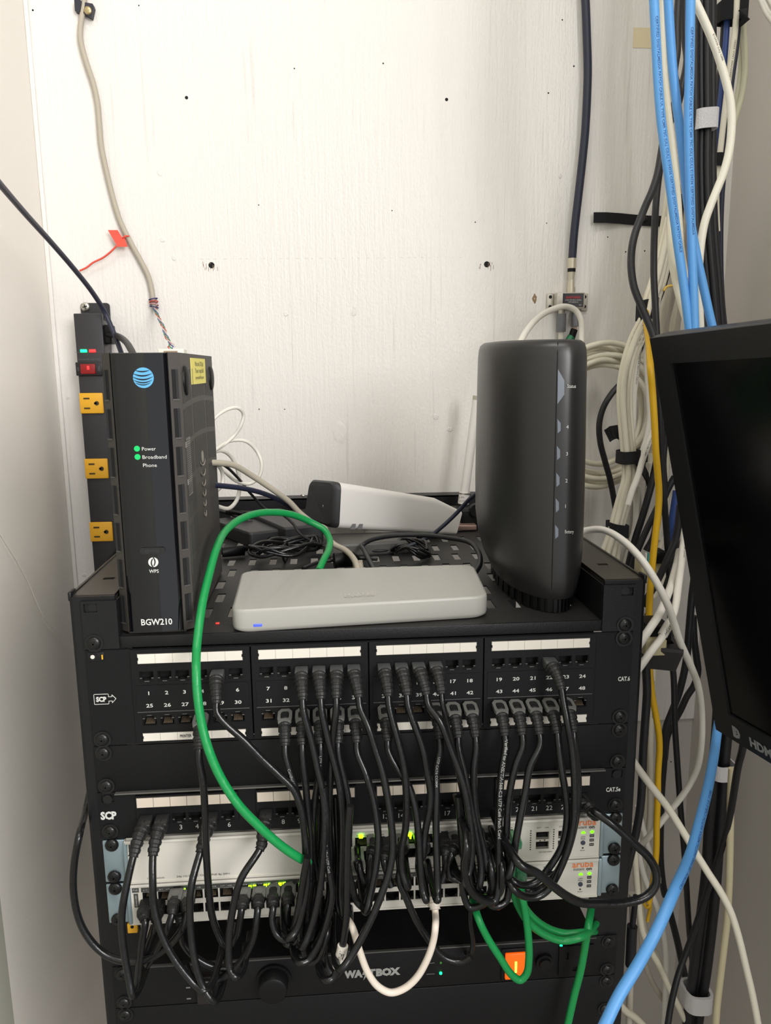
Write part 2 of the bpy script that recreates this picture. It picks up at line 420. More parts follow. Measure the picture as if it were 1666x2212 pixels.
# ------------------------------------------------------------------ RJ45 ports
def port_mesh(up, rim=True):
    """port insert centred on 0; notch below (up=True) or above"""
    s = 1 if up else -1
    b = MB(); w, h = .0122, .0094
    holes = [rect(0, s * .0012, .0112, .0060), rect(0, s * -.0024, .0076, .0022), rect(0, s * -.0038, .0042, .0014)]
    b.plate(-w / 2, w / 2, -h / 2, h / 2, holes, FR(0), .0012, k=0)
    b.box(-w / 2, w / 2, .0012, .0095, -h / 2, -h / 2 + .0004, k=2); b.box(-w / 2, w / 2, .0012, .0095, h / 2 - .0004, h / 2, k=2)
    b.box(-w / 2, -w / 2 + .0004, .0012, .0095, -h / 2, h / 2, k=2); b.box(w / 2 - .0004, w / 2, .0012, .0095, -h / 2, h / 2, k=2)
    b.box(-w / 2, w / 2, .0090, .0095, -h / 2, h / 2, k=2)
    for i in range(8):
        x = -.0036 + i * .00103; z = s * .0038
        b.add([V((x - .0003, .0012, z)), V((x + .0003, .0012, z)), V((x + .0003, .0075, z - s * .0028)), V((x - .0003, .0075, z - s * .0028))], [(0, 1, 2, 3)], False, 1)
    if rim:
        for q in (-1, 1): b.box(q * .0040, q * .0058, -.0006, .0002, s * -.0020, s * -.0014, k=3)
        b.box(-.0020, .0020, -.0006, .0002, s * -.0049, s * -.0044, k=3)
    me_o = b.build('port', [DARK, GOLD, HOLE, mat('grey_edge', (96, 94, 92), .5)])
    return me_o
P_UP = port_mesh(True); P_DN = port_mesh(False)
P_SWU = port_mesh(False, False); P_SWL = port_mesh(True, False)
used = set()
def port(src, parent, x, y, z, sc=1):
    if src.name not in used and not used.__contains__(id(src)):
        used.add(id(src)); o = src
    else:
        o = src.copy(); COL.objects.link(o)
    o.name = 'port'
    o.parent = parent; o.matrix_parent_inverse = Matrix.Translation(-V(parent.location)); o.location = (x, y, z); o.scale = (sc, 1, sc)
    return o

def px6(n):   # x of port n (1..24) on the upper panel
    m, k = divmod(n - 1, 6); return -.1908 + .1029 * m + .01525 * k
def px5(n):
    m, k = divmod(n - 1, 6); return (-.1995, -.0932, .0150, .1255)[m] + .0144 * k

# ------------------------------------------------------------------ 48 port patch panel
pp = thing('patch_panel', 'two-row black patch panel numbered 1 to 48, marked CAT.6, under the shelf', 'patch panel', (0, .01, -.0889))
b = MB(); b.plate(-.2413, .2413, -.0884, -.0006, [rect(s * .2326, z, .011, .0075) for s in (-1, 1) for z in (-.0064,)] + [(-.2035, .2075, -.086, -.002)], FR(0), .002)
b.box(-.2045, .2085, .0105, .03, -.0884, -.0006, k=1); b.build('frame', [BLK2, DARK], pp)
for m in range(4):
    x0 = -.2035 + .1029 * m; x1 = x0 + .1016
    hs = [rect(px6(m * 6 + k + 1), z, .0124, .0096) for k in range(6) for z in (-.0252, -.0660)]
    b = MB(); b.plate(x0, x1, -.0872, -.0010, hs, FR(-.0015), .0036)
    # raised number plate and edges
    b.box(x0 + .003, x1 - .002, -.0021, -.0014, -.0575, -.0335)
    b.box(x0 + .003, x1 - .002, -.0024, -.0014, -.0582, -.0577, k=1)
    b.build('port_module', [BLK2, mat('scuffed_edge', (88, 86, 84), .5)], pp)
    for row, zc, hh in ((0, -.0090, .0085), (1, -.0815, .0072)):
        b = MB(); xa = px6(m * 6 + 1) - .0065; xb = px6(m * 6 + 6) + .0065
        for k in range(6):
            w_ = (xb - xa) / 6; b.box(xa + w_ * k + .0001, xa + w_ * (k + 1) - .0001, -.0024, -.0016, zc - hh / 2, zc + hh / 2)
        b.box(xa - .0004, xb + .0004, -.00225, -.0015, zc - hh / 2 - .0005, zc + hh / 2 + .0005, k=1)
        for q in (xa, xb): b.box(q - .0006, q + .0006, -.0028, -.0015, zc - .0012, zc + .0012, k=2)
        lb = b.build('label_strip', [WHP, mat('label_holder', (60, 58, 56), .4), DARK], pp)
        if row == 1 and m == 0:
            b = MB(); b.text('PRINTER', (px6(3) - .0002, -.0026, zc), (1, 0, 0), (0, 0, 1), h=.0026, w=.010, bold=.02); b.build('lettering', INKD, lb)
    for k in range(6):
        n = m * 6 + k + 1
        port(P_UP, pp, px6(n), -.0012, -.0252); port(P_DN, pp, px6(n), -.0012, -.0660)
b = MB()
for n in range(1, 25):
    b.text(str(n), (px6(n) + .001, -.0023, -.0405), (1, 0, 0), (0, 0, 1), h=.0032, bold=.02, xs=1.35)
    b.text(str(n + 24), (px6(n) + .001, -.0023, -.0520), (1, 0, 0), (0, 0, 1), h=.0032, bold=.02, xs=1.35)
b.build('port_numbers', INK, pp); b = MB()
b.text('CAT.6', (.2348, -.0003, -.0455), (1, 0, 0), (0, 0, 1), h=.0040, w=.0112, bold=.03)
b.build('lettering', INK, pp); b = MB()
b.text('SCP', (-.2310, -.0003, -.0452), (1, 0, 0), (0, 0, 1), h=.0042, w=.0088, bold=.05)
for q in ((-.2372, -.2245, -.0408, -.0404), (-.2372, -.2245, -.0500, -.0496), (-.2372, -.2368, -.05, -.0404), (-.2249, -.2245, -.0430, -.0404), (-.2249, -.2245, -.05, -.0474), (-.2249, -.2216, -.0434, -.0430), (-.2249, -.2216, -.0474, -.0470)):
    b.box(q[0], q[1], -.0004, 0, q[2], q[3])
for a_, c_ in (((-.2218, -.0415), (-.2185, -.0452)), ((-.2218, -.0489), (-.2185, -.0452)), ((-.2218, -.0415), (-.2218, -.0432)), ((-.2218, -.0489), (-.2218, -.0472))):
    b.tube([V((a_[0], -.0002, a_[1])), V((c_[0], -.0002, c_[1]))], .0003, 6)
b.build('logo', INK, pp)
for s in (-1, 1): screw(pp, s * .2326, -.0825, -.0002, r=.0056, washer=True)
screw(pp, .2326, -.0064, -.0002, r=.0058, washer=True)
b = MB(); b.bbox(-.2395, -.2255, -.0006, .0002, -.0105, -.0022, .0003); b.cyl((-.2345, -.0004, -.0062), (0, -1, 0), .0034, .0006, 16, k=1); b.cyl((-.2350, -.0008, -.0060), (0, -1, 0), .0018, .0006, 12, k=2)
b.box(-.2275, -.2265, -.0013, -.0004, -.0085, -.0045, k=3)
b.build('mounting_slot', [BLK, HOLE, WHP, OUTY], pp)

# ------------------------------------------------------------------ blank panel
def blank(z0, z1, label, scr, lip=False):
    t = thing('blank_panel', label, 'panel', (0, .01, z0))
    b = MB(); b.bbox(-.2413, .2413, -.0004, .0022, z0, z1, .0005); b.build('plate', BLK2, t)
    for s, z in scr: screw(t, s * .2326, z, -.0004, r=.0054, washer=True)
    return t
blank(-.1330, -.0894, 'plain black blank panel between the two patch panels', [(s, z) for s in (-1, 1) for z in (-.0953, -.1270)])

# ------------------------------------------------------------------ 24 port panel
p5 = thing('patch_panel', 'single-row black patch panel numbered 1 to 24, marked CAT.5e, above the switches', 'patch panel', (0, .01, -.1778))
b = MB(); hs = [rect(px5(n), -.1602, .0124, .0096) for n in range(1, 25)]
b.plate(-.2413, .2413, -.1776, -.1340, hs + [rect(s * .2326, -.1396, .011, .007) for s in (-1, 1)], FR(0), .002)
b.bbox(-.2255, .2205, -.0045, .0005, -.1345, -.1333, .0005, k=2)
for m in range(4):
    xa = px5(m * 6 + 1) - .0085; xb = px5(m * 6 + 6) + .0095
    b.plate(xa, xb, -.1665, -.1375, hs, FR(-.0022), .0022, k=0)
b.box(-.2255, .2205, .0105, .03, -.1776, -.134, k=1); b.build('frame', [BLK2, DARK, mat('silver_edge_highlight', (120, 118, 114), .35, metal=.6)], p5)  # pale silver lip holds the bright edge highlight in its colour
for m in range(4):
    xa = px5(m * 6 + 1) - .0075; xb = px5(m * 6 + 6) + .0085
    b = MB(); w_ = (xb - xa) / 6
    for k in range(6): b.box(xa + w_ * k + .0002, xa + w_ * (k + 1) - .0002, -.0034, -.0022, -.1482, -.1392)
    b.box(xa - .0004, xb + .0004, -.0030, -.0021, -.1487, -.1387, k=1)
    b.build('label_strip', [mat('aged_label_paper', (206, 194, 178), .6), mat('label_holder', (60, 58, 56), .4)], p5)
for n in range(1, 25): port(P_UP, p5, px5(n), -.0018, -.1602)
b = MB()
for n in range(1, 25): b.text(str(n), (px5(n) + .0005, -.0003, -.1710), (1, 0, 0), (0, 0, 1), h=.0046)
b.build('port_numbers', INK, p5); b = MB()
b.text('CAT.5e', (.2300, -.0003, -.1555), (1, 0, 0), (0, 0, 1), h=.0042, w=.0138, bold=.03)
b.build('lettering', INK, p5); b = MB()
b.text('SCP', (-.2330, -.0003, -.1560), (1, 0, 0), (0, 0, 1), h=.0070, w=.0140, bold=.05)
b.build('logo', INK, p5)
for s in (-1, 1):
    screw(p5, s * .2326, -.1715, -.0002, r=.0054, washer=True)
    b = MB(); b.cyl((s * .2326, -.0003, -.1400), (0, -1, 0), .0042, .0006, 14); b.build('mounting_slot', SCR, p5)

# ------------------------------------------------------------------ aruba switches
def switch(z0, z1, label, cols, xs, pitch, zu, zl, small):
    t = thing('network_switch', label, 'network switch', (0, .1, z0))
    Y = -.004
    holes = []; pos = []
    for i in range(cols):
        for z, src in ((zu, P_SWU), (zl, P_SWL)): holes.append(rect(xs + i * pitch, z, .0124, .0096)); pos.append((xs + i * pitch, z, src))
    if not small:
        sf = [rect(.1625, -.1970, .0128, .0085), rect(.1625, -.2070, .0128, .0085), rect(.1838, -.1970, .0128, .0085), rect(.1838, -.2070, .0128, .0085)]
    else:
        sf = [rect(.1515, -.2385, .0128, .0085), rect(.1515, -.2515, .0128, .0085), rect(.170, -.2385, .0128, .0085), rect(.170, -.2515, .0128, .0085)]
    b = MB(); b.plate(-.2195, .2175, z0, z1, holes + sf, FR(Y), .0045)
    b.box(-.2180, .2160, .0115, .2, z0 + .0002, z1 - .0002)
    b.bbox(-.2195, .2175, Y - .0022, Y + .001, z1 - .0026, z1, .0006)          # silver top ridge
    b.box(-.2195, .2175, Y - .0010, Y, z0, z0 + .0016)
    b.box(-.2195, .2175, Y - .0002, Y, z1 - .0032, z1 - .0029, k=1)
    b.bbox(-.2205, -.2185, Y - .001, Y + .004, z0, z1, .0005)
    b.build('chassis', [SWM, mat('seam_grey', (90, 88, 84), .6)], t)
    for s in (-1, 1):
        b = MB(); b.bbox(*sorted((s * .2402, s * .2182)), -.0012, .0012, z0 + .0006, z1 - .0008, .0008)
        b.bbox(*sorted((s * .2215, s * .2178)), -.0052, .0002, z0 + .0006, z1 - .0008, .0008)
        b.build('mounting_ear', ZINC, t)
        for z in (-.00635, -.0381): screw(t, s * (.2332 if s > 0 else .2318), z1 + .0017 + z, -.0012, r=.0060, washer=False)
    for x, z, src in pos: port(src, t, x, Y + .0006, z, 1)
    for q in sf:
        cx = (q[0] + q[1]) / 2; cz = (q[2] + q[3]) / 2
        b = MB(); b.plate(cx - .0064, cx + .0064, cz - .00425, cz + .00425, [rect(cx, cz, .0118, .0070)], FR(Y + .0003), .001, k=1)
        b.box(cx - .0064, cx + .0064, .0003, .0005, cz - .00425, cz + .00425); b.box(cx - .004, cx + .004, Y + .0022, .0003, cz - .002, cz + .001, k=2)
        b.build('module_slot', [HOLE, STL, DARK], t)
    # logo
    b = MB(); cx = .2048 if not small else .2040; zt = z1 - .0056
    b.text('aruba', (cx - .0015, Y - .0003, zt), (1, 0, 0), (0, 0, 1), w=.0205, h=.0066, bold=.012); b.build('logo', mat('orange_print', (246, 130, 62), .5), t)
    b = MB(); b.text('instant', (cx - .0052, Y - .0003, zt - .0050), (1, 0, 0), (0, 0, 1), w=.0105, h=.0030)
    b.text('on', (cx + .0046, Y - .0003, zt - .0050), (1, 0, 0), (0, 0, 1), w=.0055, h=.0034, bold=.03)
    lx = cx - .0032; rx = cx + .0052
    b.text('LED', (lx, Y - .0003, zt - .0152), (1, 0, 0), (0, 0, 1), h=.0014, w=.0040); b.text('Mode', (lx, Y - .0003, zt - .0172), (1, 0, 0), (0, 0, 1), h=.0014, w=.0044)
    b.text('Reset', (lx, Y - .0003, zt - .0292), (1, 0, 0), (0, 0, 1), h=.0013, w=.0045)
    b.cyl((lx, Y, zt - .0268), (0, -1, 0), .0009, .0003, 10)
    for j in range(3):
        z = zt - .0145 - j * .0046
        b.plate(rx - .0021, rx + .0021, z - .0014, z + .0014, [rect(rx - .0008, z, .0009, .0010), rect(rx + .0008, z, .0009, .0010)], FR(Y - .0003), .0003)
    b.build('lettering', INKD, t)
    b = MB(); b.cyl((lx, Y, zt - .0212), (0, -1, 0), .0022, .0009, 18, dome=.0003); b.build('mode_button', mat('slate_button', (62, 66, 84), .5), t)
    b = MB(); b.prism([(lx - .002, zt - .0117), (lx - .002, zt - .0105), (lx - .001, zt - .0098), (lx, zt - .0090), (lx + .0012, zt - .0098), (lx + .002, zt - .0107), (lx + .002, zt - .0117)], 0, .0006, Matrix(((1, 0, 0, 0), (0, 0, -1, Y), (0, 1, 0, 0), (0, 0, 0, 1)))); b.build('status_light', LEDS, t)
    b = MB(); b.box(rx - .002, rx + .002, Y - .0006, Y, zt - .0110, zt - .0098); b.box(rx - .0007, rx + .0007, Y - .0006, Y, zt - .0120, zt - .0088); b.build('status_light', LEDS, t)
    return t, Y

# upper switch (24 ports on the right half)
sw1, SY = switch(-.2225, -.1797, 'upper silver-white network switch, blank left half, orange wordmark at right', 12, -.0370, .0150, -.1935, -.2075, False)
b = MB()
for i in range(12):
    x = -.0370 + i * .0150
    b.text('%d^' % (2 * i + 1), (x - .0028, SY - .0003, -.1868), (1, 0, 0), (0, 0, 1), h=.0013, w=.0040); b.text('v%d' % (2 * i + 2), (x + .0034, SY - .0003, -.1868), (1, 0, 0), (0, 0, 1), h=.0013, w=.0040)
for x, a_, c_ in ((.1625, '25^', 'v26'), (.1838, '27^', 'v28')):
    b.text(a_, (x - .0036, SY - .0003, -.1885), (1, 0, 0), (0, 0, 1), h=.0014, w=.0042); b.text(c_, (x + .0036, SY - .0003, -.1885), (1, 0, 0), (0, 0, 1), h=.0014, w=.0042)
    b.prism([(x - .003, -.2027), (x - .0012, -.2027), (x - .0021, -.2012)], SY * -1, -SY + .0003, Matrix(((1, 0, 0, 0), (0, 0, -1, 0), (0, 1, 0, 0), (0, 0, 0, 1))))
    b.prism([(x + .0012, -.2012), (x + .003, -.2012), (x + .0021, -.2027)], SY * -1, -SY + .0003, Matrix(((1, 0, 0, 0), (0, 0, -1, 0), (0, 1, 0, 0), (0, 0, 0, 1))))
for i in range(9):
    for x in (.1732, .1512): b.cyl((x, SY, -.1915 - i * .0024), (0, -1, 0), .0007, .0002, 8)
b.text('1G/10G SFP+', (.1660, SY - .0003, -.2140), (1, 0, 0), (0, 0, 1), h=.0014, w=.0130)
b.text('1930 Switch', (-.2020, SY - .0003, -.2180), (1, 0, 0), (0, 0, 1), h=.0017, w=.0150, al='L'); b.text('24p 1G Base-T Class 4 PoE 4p SFP+', (-.1760, SY - .0003, -.2178), (1, 0, 0), (0, 0, 1), h=.0018, w=.0480, al='L')
b.box(-.2165, -.2085, SY - .0003, SY, -.1925, -.1835); b.text('HPE', (-.2125, SY - .0006, -.1990), (0, 0, 1), (-1, 0, 0), h=.0022)
b.build('lettering', INKD, sw1)
b = MB(); b.box(-.2150, -.2100, SY - .0006, SY - .0003, -.1912, -.1848); b.build('label', mat('mottled_label', (120, 118, 112), .6, var=.8, vscale=900), sw1)
# lower switch (48 ports)
sw2, SY2 = switch(-.2645, -.2235, 'lower silver-white network switch with two long rows of ports', 24, -.2015, .01390, -.2370, -.2512, True)
b = MB(); b.box(-.2085, .1310, SY2 - .0003, SY2, -.2318, -.2275); b.box(-.2165, -.2105, SY2 - .0003, SY2, -.2318, -.2262); b.box(-.2155, -.2115, SY2 - .0003, SY2, -.2470, -.2330)
b.build('port_band', mat('grey_band', (74, 74, 72), .5), sw2)
b = MB()
for i in range(24):
    x = -.2015 + i * .0139
    b.text('%d^' % (2 * i + 1), (x - .003, SY2 - .0006, -.2297), (1, 0, 0), (0, 0, 1), h=.0013, w=.0036); b.text('v%d' % (2 * i + 2), (x + .003, SY2 - .0006, -.2297), (1, 0, 0), (0, 0, 1), h=.0013, w=.0036)
b.text('PoE', (-.2135, SY2 - .0006, -.2290), (1, 0, 0), (0, 0, 1), h=.0016, w=.004); b.text('Green LED', (-.2135, SY2 - .0006, -.2400), (0, 0, 1), (-1, 0, 0), h=.0014, w=.011)
b.build('lettering', INK, sw2)
b = MB()
for x in (.1515, .170):
    b.prism([(x - .003, -.2457), (x - .0012, -.2457), (x - .0021, -.2440)], -SY2, -SY2 + .0003, Matrix(((1, 0, 0, 0), (0, 0, -1, 0), (0, 1, 0, 0), (0, 0, 0, 1))))
    b.prism([(x + .0012, -.2440), (x + .003, -.2440), (x + .0021, -.2457)], -SY2, -SY2 + .0003, Matrix(((1, 0, 0, 0), (0, 0, -1, 0), (0, 1, 0, 0), (0, 0, 0, 1))))
    b.text('49^  v50', (x, SY2 - .0003, -.2300), (1, 0, 0), (0, 0, 1), h=.0014, w=.0120)
b.build('lettering', INKD, sw2)
def portled(sw, px, py, y=-.0055, r=.0014):
    c = P(px, py, y); b = MB(); b.bbox(c.x - r, c.x + r, y, y + .0020, c.z - r * .9, c.z + r * .9, .0003); b.build('port_light', LEDG, sw)
for q in ((375, 1925), (398, 1924), (408, 1923), (540, 1917), (550, 1916), (573, 1914), (582, 1913), (605, 1911), (614, 1910)): portled(sw2, *q)
portled(sw2, 1050, 1884)
for q in ((780, 1808), (886, 1804)): portled(sw1, *q, r=.0018)
portled(sw1, 782, 1855, r=.0007)
portled(sw1, 887, 1811, r=.0008)

# ------------------------------------------------------------------ power conditioner
wb = thing('power_conditioner', 'black power conditioner with white wordmark and lit orange switch', 'power conditioner', (0, .1, -.3555))
b = MB(); b.bbox(-.2413, .2413, -.0004, .0022, -.3552, -.3115, .0005); b.box(-.2180, .2180, .0022, .2, -.3550, -.3118)
b.bbox(-.2180, .2200, -.0030, .0005, -.3122, -.3110, .0005, k=1); b.build('chassis', [BLK2, mat('worn_dark_edge', (84, 82, 80), .4, metal=.4)], wb)
b = MB(); b.text('WA', (-.0170, -.0008, -.3350), (1, 0, 0), (0, 0, 1), h=.0072, w=.0180, bold=.07); b.text('T', (.0005, -.0008, -.3350), (1, 0, 0), (0, 0, 1), h=.0072, w=.0075, bold=.07)
b.prism([(-.0065, -.3300), (-.0028, -.3300), (-.0045, -.3345), (-.0022, -.3345), (-.0075, -.3425), (-.0060, -.3365), (-.0085, -.3365)], .0006, .0010, Matrix(((1, 0, 0, 0), (0, 0, -1, 0), (0, 1, 0, 0), (0, 0, 0, 1))))
b.text('BOX', (.0165, -.0008, -.3350), (1, 0, 0), (0, 0, 1), h=.0072, w=.0235, bold=.07)
b.build('logo', mat('grey_print', (150, 150, 146), .5), wb)
b = MB(); b.box(.0535, .0615, -.0007, 0, -.3412, -.3408); b.box(.0535, .0615, -.0007, 0, -.3292, -.3288)
for z in (-.3262, -.3385, -.3505): b.box(-.1750, -.1710, -.0007, 0, z, z + .0012)
b.box(.196, .206, -.0007, 0, -.3520, -.3516); b.build('lettering', mat('dim_print', (120, 120, 118), .5), wb)
b = MB(); b.cyl((.0674, -.0004, -.3406), (0, -1, 0), .0014, .0008, 14, dome=.0006); b.build('indicator', LEDG2, wb)
b = MB(); b.cyl((.0674, -.0004, -.3290), (0, -1, 0), .0011, .0008, 14, dome=.0005); b.build('indicator', mat('dim_green_led', (60, 120, 50), .4, emit=.15), wb)
b = MB(); b.cyl((.1855, -.0004, -.3190), (0, -1, 0), .0014, .0008, 14, dome=.0006); b.build('indicator', LEDG2, wb)
b = MB(); b.bbox(.1265, .1535, -.0022, .0, -.3530, -.3180, .0008, k=0); b.bbox(.1300, .1500, -.0045, -.0015, -.3500, -.3215, .0010, k=1); b.bbox(.1392, .1412, -.0052, -.0040, -.3420, -.3300, .0003, k=2)
b.build('rocker_switch', [DARK, ORG, ORGC], wb)
b = MB(); b.cyl((.1690, -.0004, -.3345), (0, -1, 0), .0085, .004, 24); b.cyl((.1690, -.0040, -.3345), (0, -1, 0), .0062, .003, 24, r2=.0056); b.build('breaker_button', DARK, wb)
b = MB(); b.plate(.1835, .2180, -.3520, -.3190, [rect(.192, -.3300, .0022, .008), rect(.208, -.3300, .0022, .0068), rect(.200, -.3450, .005, .005)], FR(-.0020), .0018); b.build('outlet', DARK, wb)
b = MB(); b.box(-.1640, -.1500, -.0060, 0, -.3520, -.3230, k=0); b.bbox(-.1625, -.1515, -.0085, -.004, -.3400, -.3245, .001, k=0); b.build('toggle_switch', mat('dark_brown_plastic', (30, 25, 24), .4), wb)
b = MB(); b.cyl((-.0925, -.0004, -.3345), (0, -1, 0), .0165, .003, 32); b.cyl((-.0925, -.003, -.3345), (0, -1, 0), .0140, .013, 32, r2=.0132, dome=.0015); b.build('knob', DARK, wb)
for s in (-1, 1):
    for z in (-.3178, -.3490): screw(wb, s * .2326, z, -.0004, r=.0052, washer=True)
blank(-.4445, -.3562, 'plain black panel at the very bottom of the rack', [(s, z) for s in (-1, 1) for z in (-.3622, -.3940, -.4380)])
blank(-.5340, -.4450, 'plain black panel below the picture edge', [])
c = P(287, 2003, .0)
t = tag(MB().bbox(c.x - .0045, c.x + .0045, -.002, .008, c.z - .0048, c.z + .0048, .0006, k=0).cyl((c.x, -.0019, c.z + .002), (0, -1, 0), .0016, .0004, 10, k=1).build('cable_clip', [OUTY, HOLE]), 'small yellow clip under the left end of the lower switch', 'clip')

# ================================================================== CABLES
def cablepts(px, Y):
    """px: list of (x,y) or (x,y,Y); Y: number, (a,b) ramp"""
    n = len(px); out = []
    for i, q in enumerate(px):
        if isinstance(q, V): out.append(q); continue
        if len(q) == 3: y = q[2]
        elif isinstance(Y, tuple): y = Y[0] + (Y[1] - Y[0]) * i / max(1, n - 1)
        else: y = Y
        out.append(P(q[0], q[1], y))
    return out
def cable(name, px, Y, r, m, label, cat='cable', group=None, sub=6, n=10, text=None):
    cp = cablepts(px, Y)
    pre = post = 0
    # cables that leave the picture carry on to the ceiling or down past the rack
    if not isinstance(px[0], V) and px[0][1] < 0 and px[0][0] < 1632:
        q = cp[0]; cp = [V((q.x + .02, min(q.y + .05, WY - .02), ZC - .02)), V((q.x + .01, min(q.y + .02, WY - .02), (q.z + ZC) / 2)), V((q.x, q.y, q.z + .10))] + cp; pre = 3
    if not isinstance(px[-1], V) and px[-1][1] > 2212:
        d = (cp[-1] - cp[-2]).normalized(); q = cp[-1]; cp = cp + [q + d * .06 + V((0, .01, -.02)), V((q.x + d.x * .1, q.y + .03, -1.0))]; post = 2
    pts = smooth(cp, sub)
    b = MB(); b.tube(pts, r, n); o = b.build(name, m); tag(o, label, cat, group)
    if text:
        body, s0, h, tm, st = text
        tp = pts
        if s0 < 0:      # printed the other way, start counted from the far end
            tp = pts[::-1]; s0 = -s0 - .2
        k_ = (pre if tp is pts else post) * sub
        s0 += sum((tp[i + 1] - tp[i]).length for i in range(k_))
        tb = MB(); tb.walltext(tp, r, s0, body, h, stretch=st); tb.build('lettering', tm, o)
    return o, pts

def boot(pts, s0, s1, r0, r1, m, parent, ribs=5, asp=1.1):
    q = path_cut(pts, s0, s1, ribs * 7)
    def rr(t):
        base = r0 + (r1 - r0) * t
        ph = (t * ribs) % 1.0
        return base * (1.0 if ph < .5 or t < .06 else .86)
    b = MB(); b.tube(q, rr, 14, asp=asp, up=(1, 0, 0), smooth=False); return b.build('boot', m, parent)

def plug_at(p, d, up, m, parent, w=.0115, h=.0080, L=.016, hood=None, hole=True):
    """plug whose nose is at p and body runs along d; latch on the 'up' side"""
    d = V(d).normalized(); up = V(up); up = (up - d * up.dot(d)).normalized(); x = d.cross(up)
    M = Matrix(((x.x, d.x, up.x, p.x), (x.y, d.y, up.y, p.y), (x.z, d.z, up.z, p.z), (0, 0, 0, 1)))
    b = MB(); b.bbox(-w / 2, w / 2, 0, L, -h / 2, h / 2, .0008, M=M, k=0)
    b.box(-.0030, .0030, L * .25, L * .95, h / 2, h / 2 + .0016, M=M, k=0)
    o = b.build('plug', [m, HOLE], parent)
    if hood:
        b = MB(); ow = w / 2 + .0005; n = 8
        out = [(-ow * .55, L * .30), (ow * .55, L * .30), (ow, L * .55), (ow, L * 1.25), (ow * .85, L * 1.42), (-ow * .85, L * 1.42), (-ow, L * 1.25), (-ow, L * .55)]
        c_ = (0, L * .90); inn = [((a - c_[0]) * .58, c_[1] + (bb - c_[1]) * .60) for a, bb in out]
        z0, z1 = h / 2 - .001, h / 2 + .0022
        if hole:
            vs = []
            for zz in (z0, z1):
                for q in (out, inn): vs += [M @ V((a, bb, zz - (bb - L * .3) * .08)) for a, bb in q]
            fs = []
            for i in range(n):
                j = (i + 1) % n
                fs += [(2 * n + i, 2 * n + j, 3 * n + j, 3 * n + i), (i, j, 2 * n + j, 2 * n + i), (n + j, n + i, 3 * n + i, 3 * n + j)]
            b.add(vs, fs, False, 0)
        else:
            b.bbox(-ow, ow, L * .4, L * 1.3, z0, z1, .0010, M=M, k=0); b.cyl(M @ V((0, L * .85, z1)), up, ow * .62, .0006, 18, k=0)
        b.build('latch_hood', [hood], parent)
    return o

GU = 'black patch cables plugged into the upper panel'
R = .0032
def trim(st, px, Y, dmin=.016):
    c = cablepts(px, Y)
    while len(c) > 2 and ((c[0] - st[-1]).length < dmin or c[0].z > st[-1].z - .004): c = c[1:]
    return st + c
def tail(c):
    d = (c[-1] - c[-2]).normalized(); L = c[-1]
    yb = max(L.y + .012, -.006); return c + [L + d * .006 + V((0, .010, 0)), V((L.x + d.x * .010, (L.y + .010 + yb) / 2 + .004, L.z + d.z * .009)), V((L.x + d.x * .010, yb, L.z + d.z * .008))]
def patch(n, px, Y, label, row=0, r=R, m=CBL, text=None, dx=0, group=None, hole=True):
    """cable from port n of the upper panel; row 0 upper, 1 lower"""
    x = px6(n); z = -.0252 if row == 0 else -.0660
    st = [V((x, -.004, z)), V((x, -.013, z - .0005)), V((x + dx * .3, -.022, z - .0035)), V((x + dx * .7, -.030, z - .011)), V((x + dx, -.0345, z - .022))]
    pts = smooth(tail(trim(st, px, Y)), 6)
    b = MB(); b.tube(pts, r, 10); o = b.build('patch_cable', m); tag(o, label, 'network cable', group or GU)
    if text:
        tb = MB(); tb.walltext(pts, r, text[1], text[0], text[2], stretch=text[4]); tb.build('lettering', text[3], o)
    plug_at(V((x, .003, z)), (0, -1, -.05), (0, 0, -1) if row == 0 else (0, 0, 1), CLEAR if row == 0 else BOOTM, o, L=.0165, hood=None if row == 0 else HOODM)
    boot(pts, .0095, .0330, .0058, .0043, BOOTM, o, ribs=5)
    return o, pts
def lab(n, extra): return 'black patch cable in port %d of the upper panel, %s' % (n, extra)
patch(5, [(478, 1522), (500, 1562), (532, 1603), (570, 1642), (605, 1675), (634, 1705), (650, 1745), (658, 1800), (660, 1860), (655, 1930), (648, 1990), (652, 2030), (668, 2022)], (-.036, -.052), lab(5, 'slanting right'), dx=.003)
patch(9, [(662, 1545), (673, 1600), (686, 1660), (697, 1710), (702, 1770), (700, 1830), (694, 1900), (684, 1960), (670, 2010), (655, 2045)], (-.036, -.060), lab(9, 'curving down among the bundle'), dx=.002)
patch(10, [(697, 1540), (707, 1590), (720, 1640), (732, 1690), (738, 1740), (740, 1800), (738, 1870), (736, 1930), (742, 1975)], (-.036, -.050), lab(10, 'hanging straight'), dx=.002)
patch(11, [(721, 1540), (718, 1600), (716, 1650), (712, 1710), (712, 1790), (716, 1860), (712, 1930), (700, 1990), (680, 2040)], (-.034, -.040), lab(11, 'hidden behind its neighbours'), dx=-.001)
patch(12, [(782, 1520), (796, 1570), (812, 1620), (826, 1665), (836, 1715), (845, 1775), (848, 1840), (839, 1890), (825, 1930), (806, 1977), (780, 2029), (757, 2068), (739, 2092)], (-.038, -.085), lab(12, 'crossing back left at the bottom'), dx=.004)
patch(13, [(842, 1510), (852, 1560), (864, 1615), (874, 1665), (878, 1720), (876, 1790), (868, 1830), (868, 1880), (880, 1915)], (-.038, -.055), lab(13, 'running down'), dx=.002)
patch(14, [(885, 1510), (899, 1560), (913, 1615), (922, 1665), (930, 1710), (928, 1750), (918, 1800), (914, 1850)], (-.038, -.048), lab(14, 'running down'), dx=.003)
patch(15, [(933, 1512), (952, 1560), (972, 1612), (990, 1660), (1005, 1710), (1015, 1770), (1020, 1830), (1014, 1880), (1005, 1900)], (-.040, -.062), lab(15, 'slanting right'), dx=.005)
